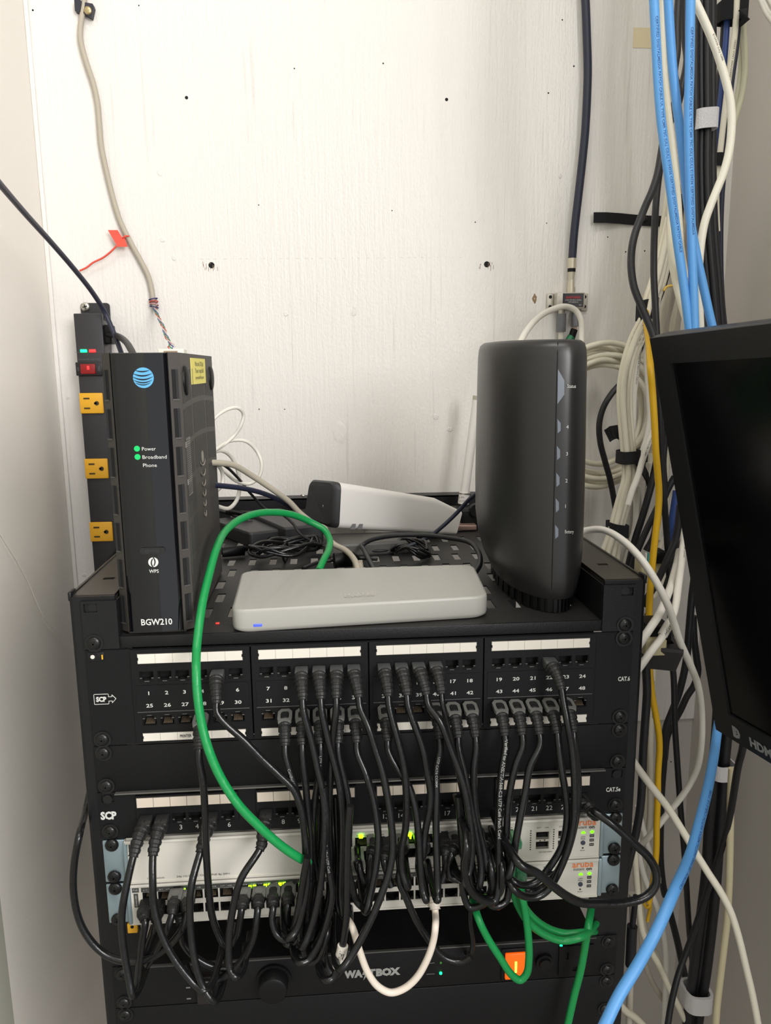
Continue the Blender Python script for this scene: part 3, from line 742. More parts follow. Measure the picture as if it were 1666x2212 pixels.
patch(16, [(956, 1515), (965, 1560), (975, 1600), (985, 1650), (1000, 1720), (1006, 1790), (1003, 1850)], (-.035, -.034), lab(16, 'thin and straight'), r=.0024, dx=.002)
patch(22, [(1214, 1510), (1226, 1560), (1235, 1610), (1240, 1660), (1242, 1720), (1240, 1775), (1230, 1825), (1209, 1880), (1184, 1922), (1158, 1938), (1130, 1935), (1110, 1920)], (-.040, -.062), lab(22, 'sweeping down the right'), dx=.004)
# lower row
patch(4, [(435, 1640), (439, 1690), (443, 1760), (445, 1823), (450, 1908), (458, 1977), (472, 2018), (486, 2042)], (-.036, -.040), 'black patch cable from the lower-row port behind the green cable, upper panel', row=1, dx=.001)
patch(8, [(622, 1640), (634, 1690), (648, 1735), (656, 1780), (662, 1840), (664, 1900), (655, 1960), (640, 2010), (626, 2026)], (-.036, -.058), lab(32, 'printed along its jacket'), row=1, dx=.001, text=('Certified UTP Cat6 Patch', .052, .0021, INKF, 1.1))
patch(9, [(657, 1650), (661, 1700), (665, 1750), (670, 1800), (672, 1870), (668, 1950), (655, 2010), (640, 2035)], (-.036, -.044), lab(33, 'straight down'), row=1)
patch(10, [(691, 1640), (690, 1670), (682, 1720), (678, 1780), (680, 1850), (690, 1920), (695, 1980)], (-.034, -.036), lab(34, 'printed along its jacket'), row=1, text=('UTP Cat6', .042, .0021, INKF, 1.1))
patch(11, [(736, 1640), (745, 1690), (753, 1735), (754, 1790), (751, 1858), (760, 1915), (772, 1948), (784, 1958), (792, 1945)], (-.036, -.050), lab(35, 'looping up at the bottom'), row=1)
patch(12, [(776, 1630), (790, 1670), (805, 1720), (814, 1770), (817, 1820), (811, 1880), (800, 1935), (792, 1968)], (-.038, -.066), lab(36, 'hanging right of the bundle'), row=1, dx=.001)
patch(13, [(840, 1620), (862, 1665), (884, 1700), (897, 1745), (905, 1810), (908, 1870), (914, 1925), (920, 1943)], (-.036, -.060), lab(37, 'ending above the white cable'), row=1, dx=.001)
patch(16, [(942, 1610), (943, 1660), (943, 1720), (942, 1800), (944, 1860), (946, 1925), (946, 1943)], (-.032, -.064), lab(40, 'printed along its jacket'), row=1, text=('UTP CAT6 COMM', .048, .0021, INKF, 1.1))
patch(17, [(993, 1612), (1003, 1665), (1013, 1720), (1024, 1775), (1034, 1830), (1040, 1880), (1035, 1915)], (-.036, -.052), lab(41, 'leaning right'), row=1, dx=.001)
patch(18, [(1026, 1610), (1024, 1660), (1024, 1710), (1030, 1770), (1045, 1830), (1052, 1880)], (-.036, -.046), lab(42, 'falling behind its neighbour'), row=1, dx=.001)
patch(19, [(1089, 1610), (1085, 1660), (1080, 1710), (1078, 1780), (1078, 1850), (1078, 1909), (1068, 1947), (1035, 1941), (1011, 1914), (1003, 1869), (1008, 1830)], (-.037, -.070), lab(43, 'with long white print'), row=1, r=.0033, text=('Verified to ANSI/TIA-568-C.2 UTP Cat6 Patch Cord', .036, .0027, mat('light_grey_print', (168, 168, 164), .5), 1.04))
patch(20, [(1124, 1610), (1115, 1650), (1105, 1690), (1098, 1735), (1095, 1788), (1097, 1855), (1100, 1909), (1093, 1947), (1070, 1958)], (-.036, -.052), lab(44, 'bending left'), row=1)
patch(21, [(1157, 1612), (1145, 1655), (1136, 1705), (1126, 1755), (1116, 1810), (1108, 1860), (1100, 1890)], (-.036, -.060), lab(45, 'bending left over the switch'), row=1)
patch(22, [(1206, 1620), (1214, 1665), (1222, 1715), (1225, 1770), (1214, 1828), (1189, 1871), (1160, 1904), (1135, 1912), (1110, 1904)], (-.038, -.056), lab(46, 'sweeping left below'), row=1, dx=.001)
patch(23, [(1243, 1620), (1249, 1680), (1248, 1740), (1240, 1790), (1222, 1850), (1196, 1895), (1170, 1918), (1140, 1925)], (-.032, -.044), lab(47, 'half hidden'), row=1)

# patch leads from the single-row panel
G5 = 'black patch cables plugged into the single-row panel'
def patch5(n, px, Y, label, dx=0, st=None, r=R, big=1):
    x = px5(n); z = -.1602
    st = st or [V((x, -.004, z)), V((x, -.013, z - .0005)), V((x + dx * .4, -.023, z - .004)), V((x + dx * .9, -.033, z - .013))]
    pts = smooth(tail(trim(st, px, Y)), 6)
    b = MB(); b.tube(pts, r, 10); o = b.build('patch_cable', CBL); tag(o, label, 'network cable', G5)
    plug_at(V((x, .003, z)), (0, -1, -.08), (0, 0, -1), mat('dull_black_plug', (40, 40, 40), .35), o, L=.019)
    boot(pts, .012, .036 * big, .0062, .0042, BOOTM, o, ribs=4); return o, pts
patch5(1, [(295, 1845), (284, 1885), (270, 1930), (263, 1980), (265, 2030), (272, 2080), (280, 2120), (286, 2150)], (-.040, -.060), 'black patch cable from port 1 of the single-row panel, leftmost over the switches', dx=-.005)
patch5(2, [(333, 1850), (330, 1900), (333, 1955), (345, 2005), (364, 2050), (394, 2095), (425, 2130), (440, 2140)], (-.040, -.065), 'black patch cable from port 2 of the single-row panel, bowing right at the bottom', dx=-.003)
patch5(5, [(446, 1800), (432, 1835), (422, 1870), (414, 1910), (410, 1960), (413, 2020), (420, 2070), (436, 2125), (460, 2162)], (-.038, -.066), 'black patch cable from port 5 of the single-row panel, reaching lowest at left', dx=-.006)
patch5(7, [(554, 1822), (540, 1850), (521, 1898), (505, 1955), (496, 2011), (494, 2062), (498, 2098), (508, 2110)], (-.040, -.062), 'black patch cable from port 7 of the single-row panel, crossing the white blank face', dx=-.003)
o, _ = patch5(24, [(1318, 1776), (1345, 1798), (1373, 1825), (1400, 1850), (1417, 1882), (1416, 1912), (1397, 1936), (1351, 1950), (1297, 1952), (1257, 1950), (1224, 1935), (1193, 1912), (1162, 1887), (1125, 1868)], (-.045, -.075), 'thick black patch cable from port 24 of the single-row panel looping round right edge', st=[V((px5(24), -.004, -.1602)), V((px5(24) + .002, -.013, -.161)), V((px5(24) + .007, -.025, -.165)), P(1282, 1752, -.036)], r=.0038, big=1.0)

# plugs and leads on the lower switch
GL = 'black patch cables plugged into the lower switch'
def sw_lead(pxy, boot_px, px, Y, label, hood=HOODM, hole=False, up=True, col=CBL, bootm=BOOTM, r=R, group=GL):
    p = P(pxy[0], pxy[1], -.004)
    e = P(boot_px[0], boot_px[1], -.036)
    st = [p, p + V((0, -.012, -.001)), p.lerp(e, .62) + V((0, -.006, .003)), e]
    pts = smooth(st + cablepts(px, Y), 6)
    b = MB(); b.tube(pts, r, 10); o = b.build('patch_cable', col); tag(o, label, 'network cable', group)
    plug_at(p + V((0, .004, 0)), (0, -1, -.1), (0, 0, 1), bootm, o, L=.015, hood=hood, hole=hole)
    boot(pts, .010, .034, .0062, .0042, bootm, o, ribs=5); return o, pts
sw_lead((384, 1925), (372, 1975), [(362, 2005), (346, 2040), (330, 2068), (318, 2085)], (-.040, -.030), 'short black lead hanging left from the round-tabbed plug under the first green light')
sw_lead((410, 1927), (404, 1972), [(398, 1998), (383, 2023), (363, 2045), (328, 2068), (291, 2077), (257, 2074), (222, 2058), (192, 2027), (171, 1987), (159, 1928), (160, 1867), (171, 1805), (184, 1755, .03), (196, 1700, .06)], (-.040, -.022), 'black lead from the lower switch swinging far out past the left rack edge')
sw_lead((318, 1950), (314, 1992), [(308, 2028), (301, 2085), (297, 2125)], (-.036, -.040), 'black lead from the first lower-row port hanging straight', hood=None)
sw_lead((344, 1952), (338, 1992), [(326, 2030), (312, 2065), (300, 2080)], (-.030, -.030), 'black lead second from left in the lower switch row, in shadow', hood=None)
sw_lead((398, 1955), (392, 1998), [(395, 2035), (420, 2066), (455, 2086), (493, 2094), (520, 2078), (530, 2040)], (-.032, -.034), 'black lead curving right under the lower switch from the left ports', hood=None)
sw_lead((530, 1922), (522, 1965), [(516, 2000), (512, 2018), (500, 2040)], (-.036, -.036), 'short black lead with round-tabbed plug left of the middle green lights')
sw_lead((562, 1920), (557, 1962), [(554, 1990), (546, 2030), (523, 2074), (489, 2106), (448, 2124), (414, 2112), (400, 2080)], (-.040, -.045), 'black lead with round-tabbed plug swinging far left under the switch')
sw_lead((592, 1918), (590, 1960), [(588, 1990), (598, 2018), (616, 2030), (632, 2012), (645, 1965), (655, 1900), (664, 1850)], (-.040, -.058), 'black lead forming a U beside the green lights, left of two', hole=True)
sw_lead((624, 1916), (622, 1956), [(622, 1985), (634, 2010), (655, 2005), (665, 1960), (672, 1900)], (-.036, -.044), 'black lead forming a U beside the green lights, right of two', hole=True)
# leads on the upper switch
GU2 = 'black patch cables plugged into the upper switch'
sw_lead((806, 1812), (800, 1850), [(797, 1880), (800, 1920), (795, 1950)], (-.034, -.036), 'black lead on the upper switch beside the first lime light', hole=True, group=GU2)
sw_lead((833, 1818), (830, 1860), [(838, 1890), (846, 1915)], (-.034, -.036), 'black lead on the upper switch between the two lime lights', hood=None, group=GU2)
sw_lead((866, 1812), (862, 1850), [(864, 1880), (862, 1900), (880, 1945), (900, 1990), (930, 2035), (960, 2068), (995, 2078), (1018, 2066)], (-.036, -.050), 'black lead crossing in front of the white loop down to the wordmark panel', hole=True, group=GU2)
sw_lead((980, 1806), (975, 1848), [(968, 1872), (975, 1895), (995, 1900), (1010, 1880)], (-.036, -.040), 'black lead on the upper switch making a tight curl beneath its plug', hole=True, group=GU2)
sw_lead((1020, 1804), (1018, 1845), [(1022, 1880), (1030, 1910), (1045, 1925)], (-.036, -.040), 'black lead on the upper switch beside the printed cable, left of two', hole=True, group=GU2)
sw_lead((1047, 1802), (1046, 1842), [(1055, 1880), (1062, 1915), (1058, 1935)], (-.036, -.040), 'black lead on the upper switch beside the printed cable, right of two', hole=True, group=GU2)
sw_lead((960, 1806), (962, 1850), [(962, 1880), (955, 1905)], (-.034, -.036), 'short black lead on the upper switch mostly hidden by hanging cables', hood=None, group=GU2)
sw_lead((912, 1812), (906, 1850), [(905, 1880), (910, 1900)], (-.030, -.032), 'short black lead right of the second lime light on the upper switch', hood=None, group=GU2)
# other black runs in the middle bundle
GB = 'loose black cables in the hanging bundle'
def blk(px, Y, label, r=R, text=None): return cable('patch_cable', tail(cablepts(px, Y)), 0, r, CBL, label, 'network cable', GB, text=text)
blk([(698, 1700), (706, 1760), (705, 1830), (712, 1885), (718, 1930), (708, 1985), (690, 2035), (668, 2072), (650, 2080)], (-.044, -.060), 'black cable in the bundle curling left at its lowest point', text=('Certified UTP Cat6', .05, .0021, INKF, 1.1))
blk([(690, 1730), (688, 1800), (684, 1880), (672, 1960), (660, 2010), (640, 2040), (622, 2040)], (-.030, -.036), 'black cable at the back of the bundle, left side')
blk([(725, 1720), (728, 1800), (730, 1880), (728, 1950), (736, 1975)], (-.032, -.036), 'black cable at the back of the bundle, middle')
blk([(770, 1860), (776, 1880), (790, 1905), (792, 1930), (780, 1950)], (-.030, -.040), 'black cable bent sharply below the clear plug')
blk([(660, 1930), (650, 1990), (654, 2040), (668, 2078), (690, 2070), (706, 2020)], (-.040, -.052), 'black cable looping up again at the bundle foot')
blk([(705, 1980), (700, 2040), (706, 2085), (722, 2108), (742, 2090), (752, 2070)], (-.046, -.060), 'black cable passing beneath the white sleeve')
o, pts = blk([(757, 1740), (752, 1800), (750, 1886), (749, 1968), (744, 2020), (736, 2065), (728, 2095), (720, 2112), (708, 2118)], (-.062, -.070), 'black cable carrying a white one foot sleeve marked 1FT')
q = path_cut(smooth(cablepts([(744, 2020), (740, 2048), (736, 2065), (728, 2095)], -.0672), 4), .010, .031, 10)
b = MB(); b.tube(q, .0046, 16); sl = b.build('sleeve', mat('white_sleeve', (222, 216, 206), .5), o)
b = MB(); b.walltext(q, .0046, .002, '1FT', .0042, flip=False); b.build('lettering', INKD, sl)
blk([(1003, 1870), (1000, 1920), (1015, 1960), (1040, 1955), (1060, 1935), (1062, 1880)], (-.040, -.052), 'black cable curling in the tangle under the printed cable')
blk([(990, 1720), (996, 1790), (1002, 1850), (1012, 1900), (1030, 1935), (1055, 1940)], (-.040, -.048), 'black cable at the left side of the right tangle')
blk([(1010, 1880), (1022, 1925), (1042, 1945), (1078, 1930), (1085, 1880)], (-.050, -.056), 'black cable forming the lowest curl of the right tangle')
blk([(1022, 1890), (1020, 1925), (1016, 1985), (1022, 2040), (1016, 2068)], (-.030, -.020), 'black cable dropping to the wordmark panel in shadow', r=.0024)

# clear plug, white cable, green leads
p = P(772, 1830, -.004)
o, pts = cable('patch_cable', [p + V((0, .002, 0)), p + V((0, -.012, -.002)), (776, 1868, -.032), (780, 1890, -.036), (792, 1925, -.036), (798, 1955, -.03)], -.03, R, CBL, 'black cable ending in a clear plug on the upper switch', 'network cable')
b = MB(); b.bbox(p.x - .0058, p.x + .0058, -.022, -.002, p.z - .012, p.z - .001, .001, k=0); b.box(p.x - .003, p.x + .003, -.0225, -.021, p.z - .010, p.z - .003, k=1); b.build('plug', [mat('clear_plug', (148, 150, 142), .2, coat=.5), GOLD], o)
p = P(934, 1918, -.004)
o, pts = cable('patch_cable', [p, p + V((0, -.012, -.004)), (938, 1945, -.036), (941, 1975, -.044), (941, 2000), (937, 2030), (924, 2070), (900, 2112), (872, 2136), (844, 2144), (817, 2131), (795, 2101), (776, 2051), (762, 2005), (745, 1980, -.04), (728, 1958, -.02)], -.062, .0031, mat('thick_white_jacket', (226, 214, 200), .45), 'white patch cable hanging in a big U below the switches', 'network cable')
plug_at(p + V((0, .004, 0)), (0, -1, -.3), (0, 0, 1), mat('white_plug', (214, 202, 190), .4), o, w=.012, h=.008, L=.02)
boot(pts, .014, .046, .0066, .0048, mat('white_boot', (206, 196, 184), .5), o, ribs=7)
GG = 'green patch cables at the lower right of the rack'
p = P(1108, 1800, -.004)
o, pts = cable('patch_cable', [p, p + V((0, -.010, -.003)), (1106, 1838, -.03), (1104, 1870, -.034), (1106, 1905), (1113, 1940), (1136, 1985), (1170, 2015), (1216, 2032), (1257, 2024), (1284, 2000, -.005), (1300, 1975, .03)], -.036, .0034, GRN, 'green cable with a pale green plug, lower of the two crossing arcs', 'network cable', GG)
plug_at(p + V((0, .004, 0)), (0, -1, -.3), (0, 0, 1), mat('pale_green_plug', (96, 140, 104), .3), o, L=.018); boot(pts, .012, .036, .0055, .0036, GRND, o, ribs=1)
p = P(1118, 1868, -.004)
o, pts = cable('patch_cable', [p, p + V((0, -.012, -.004)), (1124, 1905, -.034), (1128, 1935), (1134, 1965), (1141, 2017), (1143, 2068), (1138, 2103), (1124, 2117), (1106, 2106), (1080, 2068), (1053, 2025), (1034, 1985), (1022, 1945, -.03)], -.048, .0034, GRN, 'green cable dipping in a narrow V over the orange switch', 'network cable', GG)
plug_at(p + V((0, .004, 0)), (0, -1, -.3), (0, 0, 1), GRND, o, L=.018); boot(pts, .012, .036, .0058, .004, GRND, o, ribs=1)
cable('patch_cable', [(1112, 1905), (1120, 1935), (1148, 1978), (1184, 2005), (1222, 2016), (1259, 2014), (1294, 2011, .02)], -.028, .0033, GRN, 'green cable forming the upper of the two arcs under the tangle', 'network cable', GG)
cable('patch_cable', [(1282, 1925, .03), (1277, 1966, .0), (1271, 2001), (1265, 2039), (1255, 2095), (1241, 2150), (1227, 2212), (1215, 2260)], -.022, .0036, GRN, 'green cable running down and out of the picture bottom right', 'network cable', GG)
cable('patch_cable', [(689, 1232, .135), (700, 1208, .15), (710, 1188, .17), (712, 1165, .19), (700, 1144, .20), (672, 1128, .20), (636, 1113, .19), (600, 1107, .175), (556, 1109, .15), (515, 1124, .12), (485, 1150, .09), (466, 1190, .055), (452, 1240, .03), (440, 1290, .008), (431, 1345, -.012), (425, 1400, -.026), (424, 1450, -.045), (427, 1505, -.052), (436, 1565, -.056), (451, 1620, -.06), (476, 1678, -.062), (515, 1738, -.064), (560, 1785, -.062), (605, 1825, -.058), (652, 1856, -.05), (680, 1862, -.03)], -.05, .0037, GRN, 'long green cable arching off the shelf and down across both patch panels', 'network cable', sub=8, n=12)
# green slivers between the cables
cable('patch_cable', [(730, 1800), (731, 1830), (728, 1850)], (-.012, -.022), .0026, GRND, 'sliver of green cable glimpsed between black cables on the upper switch', 'network cable')
cable('patch_cable', [(862, 1872), (864, 1890), (862, 1905)], (-.014, -.022), .0026, GRND, 'sliver of green cable glimpsed below the second lime light', 'network cable')
#PART2
# ================================================================== DEVICES ON THE SHELF
YZ = Matrix(((0, 0, 1, 0), (1, 0, 0, 0), (0, 1, 0, 0), (0, 0, 0, 1)))   # (a,b,h)->(x=h, y=a, z=b)
XZ = Matrix(((1, 0, 0, 0), (0, 0, -1, 0), (0, 1, 0, 0), (0, 0, 0, 1)))  # (a,b,h)->(x=a, y=-h, z=b)
def rpoly(cs, r, seg=5):
    out = []; n = len(cs)
    for i in range(n):
        p = V(cs[i]).to_2d(); a = V(cs[i - 1]).to_2d(); c = V(cs[(i + 1) % n]).to_2d()
        da = (a - p); dc = (c - p); rr = min(r, da.length * .49, dc.length * .49)
        A = p + da.normalized() * rr; B = p + dc.normalized() * rr
        for k in range(seg + 1):
            t = k / seg; out.append(tuple(A * (1 - t) ** 2 + p * 2 * t * (1 - t) + B * t * t))
    return out
def loft(mb, secs, k=None, cap=(True, True), smooth=True):
    n = len(secs[0]); vs = [v for s_ in secs for v in s_]; fs = []
    for i in range(len(secs) - 1):
        for j in range(n): fs.append((i * n + j, i * n + (j + 1) % n, (i + 1) * n + (j + 1) % n, (i + 1) * n + j))
    mb.add(vs, fs, smooth, k)
    if cap[0]: mb.add(secs[0], [list(range(n))[::-1]], False, k)
    if cap[1]: mb.add(secs[-1], [list(range(n))], False, k)

# --- tall gateway at left
GLOSS = mat('glossy_black_front', (13, 13, 17), .06, spec=.6)
GBODY = mat('matte_black_vented_side', (62, 58, 54), .55, bump=.15, bscale=900)
gt = thing('internet_gateway', 'tall black internet gateway with glossy front and striped blue globe, left on shelf', 'router', (-.18, .1, .0105))
z0, z1 = .0125, .2490
b = MB()
body = [(-.2125, .013), (-.2050, .0065), (-.1580, .0065), (-.1500, .013), (-.1515, .205), (-.211, .205)]
b.prism(body, z0, z1); b.box(-.2060, -.1570, .010, .2, .0103, z0); b.build('body', GBODY, gt)
b = MB(); arc = [(-.2030 + .0435 * i / 10, .0048 - .0022 * math.sin(PI * i / 10)) for i in range(11)]
b.prism([(-.2038, .0075)] + arc + [(-.1587, .0075)], z0 + .001, z1 - .0006, smooth=True); b.build('front_panel', GLOSS, gt)
b = MB(); b.prism([(-.2048, .0078), (-.2040, .0050), (-.2034, .0078)], z0, z1); b.prism([(-.1591, .0078), (-.1586, .0048), (-.1578, .0078)], z0, z1); b.build('panel_edge', DARK, gt)
for s in (0, 1):
    b = MB()
    for k in range(7):
        zt = .2355 - .0318 * k
        # slots on the slanted cheeks
        A = V((-.1562, .0080, 0)) if s else V((-.2072, .0080, 0)); B = V((-.1520, .0115, 0)) if s else V((-.2112, .0110, 0))
        n = V((.65, -.75, 0)) if s else V((-.6, -.8, 0)); n.normalize()
        for (f0, f1, kk, off) in ((0, .55, 0, .0004), (.55, 1, 1, .0008)):
            p = A.lerp(B, f0); q = A.lerp(B, f1)
            vs = [V((p.x, p.y, zt)), V((q.x, q.y, zt)), V((q.x, q.y, zt - .024)), V((p.x, p.y, zt - .024))]
            vs = [v + n * off for v in vs]; b.add(vs + [v - n * .001 for v in vs], [(0, 1, 2, 3), (0, 4, 5, 1), (1, 5, 6, 2), (2, 6, 7, 3), (3, 7, 4, 0)], False, kk)
        p = A + n * .0004; q = B + n * .0010
        b.add([V((p.x, p.y, zt - .024)), V((q.x, q.y, zt - .024)), V((q.x, q.y, zt - .0252)), V((p.x, p.y, zt - .0252))], [(0, 1, 2, 3)], False, 2)
    b.build('vent_slots', [HOLE, mat('slot_inner', (34, 34, 36), .5), mat('slot_lip', (72, 70, 68), .5)], gt)
# right side: ribbed vent fields
b = MB(); XS = -.1502; rib = mat('vent_rib', (84, 79, 72), .55)
def sx(y): return XS - .0015 * (y - .013) / .19 + .0001
ycols = [(.018, .060), (.068, .138), (.146, .200)]; zr = .242
rows = [(.210, .236), (.178, .205), (.146, .173), (.112, .141), (.078, .107), (.048, .073), (.018, .043)]
for ci, (ya, yb) in enumerate(ycols):
    for ri, (za, zb) in enumerate(rows):
        if ci == 1 and 3 <= ri <= 4: continue
        bow = lambda y: .004 * math.sin(PI * (y - .018) / .18)
        nst = int((yb - ya) / .0034)
        b.add([V((sx(ya), ya, za + bow(ya) - .003)), V((sx(yb), yb, za + bow(yb) - .003)), V((sx(yb), yb, zb + bow(yb) - .003)), V((sx(ya), ya, zb + bow(ya) - .003))], [(0, 1, 2, 3)], False, 0)
        for i in range(nst):
            y = ya + (i + .2) * (yb - ya) / nst; y2 = y + .0013
            b.box(sx(y), sx(y) + .0006, y, y2, za + bow(y) - .003, zb + bow(y) - .003, k=1)
b.build('side_vents', [mat('vent_dark', (22, 22, 22), .6), mat('vent_louver', (52, 50, 47), .5)], gt)
b = MB()
for k in range(6):      # embossed globe mark on the side
    zc = .150 - k * .010; w = .014 * (1 - .12 * k); n = 14; pts_ = []
    for i in range(n + 1):
        t = PI + PI * i / n; pts_.append(V((sx(.103) + .0008, .103 + w * math.cos(t), zc + .005 * math.sin(t))))
    b.tube(pts_, lambda t: .0003 + .0006 * math.sin(PI * t), 6)
b.cyl((sx(.103), .103, .153), (1, 0, 0), .006, .001, 16); b.build('side_emblem', mat('emblem_grey', (120, 114, 104), .35), gt)
for y in (.034, .186): b = MB(); b.cyl((sx(y), y, .226), (1, 0, 0), .0125, .0015, 28, dome=.0022); b.build('rubber_foot', DARK, gt)
b = MB(); b.box(sx(.1), sx(.1) + .0008, .066, .148, .222, .2455); st = b.build('sticker', mat('yellow_note', (236, 224, 120), .7), gt)
b = MB()
for i, (s_, h) in enumerate((('Was the STOpld', .0042), ('Your rept bill', .0042), ('youtextbillopen', .0032))): b.text(s_, (sx(.1) + .0011, .110, .2405 - i * .0062), (0, 1, 0), (0, 0, 1), h=h, w=.048)
b.build('lettering', INKD, st)
b = MB(); b.box(sx(.03), sx(.03) + .0005, .019, .040, .128, .178, k=0); b.box(sx(.03), sx(.03) + .0005, .017, .036, .060, .122, k=1)
for i in range(26): b.box(sx(.03) + .0004, sx(.03) + .0008, .021, .038, .130 + i * .0018, .1307 + i * .0018, k=2)
b.build('serial_label', [mat('label_grey', (150, 146, 138), .6), mat('label_dark', (70, 68, 66), .6), INKD], gt)
# striped globe logo
FY = .0026
b = MB(); cx, cz, rr = -.1776, .2290, .0082
b.prism([(cx + rr * math.cos(2 * PI * i / 40), cz + rr * math.sin(2 * PI * i / 40)) for i in range(40)], -FY - .0002, -FY + .0006, XZ, k=0)
for (zc, hw, bend, th) in ((.0052, .0058, .0012, .0009), (.0026, .0076, .0020, .0010), (.0000, .0080, .0024, .0010), (-.0026, .0074, .0022, .0008), (-.0048, .0060, .0018, .0006)):
    up = []; dn = []
    for i in range(13):
        t = -1 + 2 * i / 12; x = cx + hw * t - .0004; zb = cz + zc - bend * (1 - t * t) + .0010
        up.append((x, zb + th * .5 * (1 - t * t))); dn.append((x, zb - th * .5 * (1 - t * t) - .0001))
    b.prism(dn + up[::-1], -FY + .0006, -FY + .0010, XZ, k=1)
b.build('globe_logo', [mat('sky_blue_print', (92, 168, 214), .5), mat('logo_gap', (14, 18, 26), .4)], gt)
for z in (.1716, .1648):
    b = MB(); b.cyl((-.1866, FY + .0004, z), (0, -1, 0), .0024, .0008, 20); b.build('indicator', LEDG3, gt)
b = MB()
for s_, z, w in (('Power', .1714, .0112), ('Broadband', .1646, .0196), ('Phone', .1578, .0112)): b.text(s_, (-.1826, FY - .0004, z), (1, 0, 0), (0, 0, 1), h=.0030, w=w, al='L')
b.text('BGW210', (-.1800, FY - .0004, .0225), (1, 0, 0), (0, 0, 1), h=.0054, w=.0262, bold=.02)
b.text('WPS', (-.1795, FY - .0004, .0674), (1, 0, 0), (0, 0, 1), h=.0030, w=.0080, bold=.01)
cx, cz, rr = -.1795, .0752, .0042
b.prism([(cx + rr * math.cos(2 * PI * i / 24), cz + rr * math.sin(2 * PI * i / 24)) for i in range(24)], -FY, -FY + .0006, XZ, k=0)
for s in (-1, 1):
    q = [(cx + s * (.0004 + .0012 * math.sin(PI * i / 8)), cz + s * (.0006 + (i - 4) * .0009)) for i in range(9)]
    b.prism(([(x - .00045, z) for x, z in q] + [(x + .00045, z) for x, z in q[::-1]])[::(1 if s < 0 else 1)], -FY + .0006, -FY + .0010, XZ, k=1)
b.build('lettering', [mat('white_lettering', (215, 215, 212), .5), GLOSS], gt)
b = MB(); cs = rpoly([(-.1900, .0825), (-.1690, .0825), (-.1690, .0880), (-.1900, .0880)], .0028)
b.prism(cs, -FY, -FY + .0012, XZ); b.text('((<>))', (-.1795, FY - .0013, .0853), (1, 0, 0), (0, 0, 1), h=.0030, w=.0110, k=1); b.build('pairing_button', [mat('button_black', (26, 26, 28), .4), mat('button_print', (52, 52, 54), .5)], gt)

# --- grey rounded appliance
cis = thing('network_appliance', 'flat grey rounded network appliance with embossed bars in the shelf middle', 'network appliance', (0, .07, .0105))
cs = [(-.1165, -.001), (.1125, .0185), (.1205, .132), (-.1215, .131)]
b = MB(); secs = []
cen = V((0, .07))
for (ins, z) in ((.003, .0108), (.0006, .0125), (0, .015), (0, .0285), (.0003, .0300), (.0010, .0309), (.0022, .0313)):
    q = [tuple(V(c) + (cen - V(c)).normalized() * ins * 1.3) for c in cs]; secs.append([V((x, y, z)) for x, y in rpoly(q, .014, 7)])
loft(b, secs); b.build('case', mat('warm_grey_case', (166, 164, 158), .38, bump=.06, bscale=2500, coat=.1), cis)
b = MB(); c = P(557, 1358, 0); dx = V((.2290, .0195, 0)).normalized(); nn = V((dx.y, -dx.x, 0)); o_ = V((-.1165, -.001, 0)) + dx * ((c.x + .1165) / dx.x)
M_ = Matrix(((dx.x, -nn.x, 0, o_.x), (dx.y, -nn.y, 0, o_.y), (0, 0, 1, 0), (0, 0, 0, 1)))
b.bbox(-.0038, .0038, -.0006, .0012, .0155, .0180, .0006, M=M_); b.build('status_light', LEDB, cis)
b = MB(); o_ = PZ(775, 1284, .0314); dy = V((-dx.y, dx.x, 0))
for i, h in enumerate((.6, 1, 1.7, 1, .6, 1, 1.7, 1, .6)):
    c = o_ + dx * ((i - 4) * .0042) + dy * .0030; b.bbox(c.x - .0005, c.x + .0005, c.y - .0012 * h, c.y + .0012 * h, .0312, .0318, .0002)
b.text('CISCO', o_ + V((0, 0, .0004)) - dy * .0052, dx, dy, h=.0052, w=.0280, bold=.01); b.build('logo', mat('emboss_light', (186, 182, 172), .3), cis)

# --- tall modem at right
mt = thing('cable_modem', 'tall black curved modem with Status, 4, 3, 2, 1 and Battery windows, right on shelf', 'modem', (.17, .1, .0105))
def msec(z, sx0, sx1, sy, ins=0):
    base = [(.1795, .0290), (.1640, .0330), (.1450, .0460), (.1270, .0700), (.1190, .1000), (.1200, .140), (.1300, .180), (.150, .196), (.190, .196), (.2100, .180), (.2180, .130), (.2165, .090), (.2115, .060), (.2010, .0390), (.1900, .0305)]
    c = V((.172, .110)); out = []
    for x, y in base:
        v = V((x, y)) - c; v.x *= (sx0 * (.925 if v.y > -.06 else .97) if v.x < 0 else sx1 * .955); v.y *= sy
        v = v * (1 - ins); out.append((c + v))
    # refine closed catmull
    n = len(out); res = []
    for i in range(n):
        p0, p1, p2, p3 = out[i - 1], out[i], out[(i + 1) % n], out[(i + 2) % n]
        for t in (0, .25, .5, .75):
            t2, t3 = t * t, t ** 3
            q = .5 * ((2 * p1) + (-p0 + p2) * t + (2 * p0 - 5 * p1 + 4 * p2 - p3) * t2 + (-p0 + 3 * p1 - 3 * p2 + p3) * t3)
            res.append(V((q.x, q.y, z)))
    return res
def mtilt(z): return 0
b = MB(); secs = []
for z, a, c_, d, i in ((.0240, .60, .86, 1.06, 0), (.0300, .66, .90, 1.10, 0), (.042, .78, .96, 1.12, 0), (.060, .90, 1.0, 1.12, 0), (.085, .98, 1.02, 1.10, 0), (.12, 1.0, 1.02, 1.08, 0), (.17, 1.0, 1.01, 1.05, 0), (.22, 1.0, 1.0, 1.0, 0), (.243, .995, .995, .985, 0), (.2515, .985, .975, .965, 0), (.2560, .96, .945, .935, 0), (.2585, .90, .88, .88, 0), (.2590, .8, .78, .8, 0)):
    secs.append(msec(z, a, c_, d, i))
secs = [s_[::-1] for s_ in secs][::1]
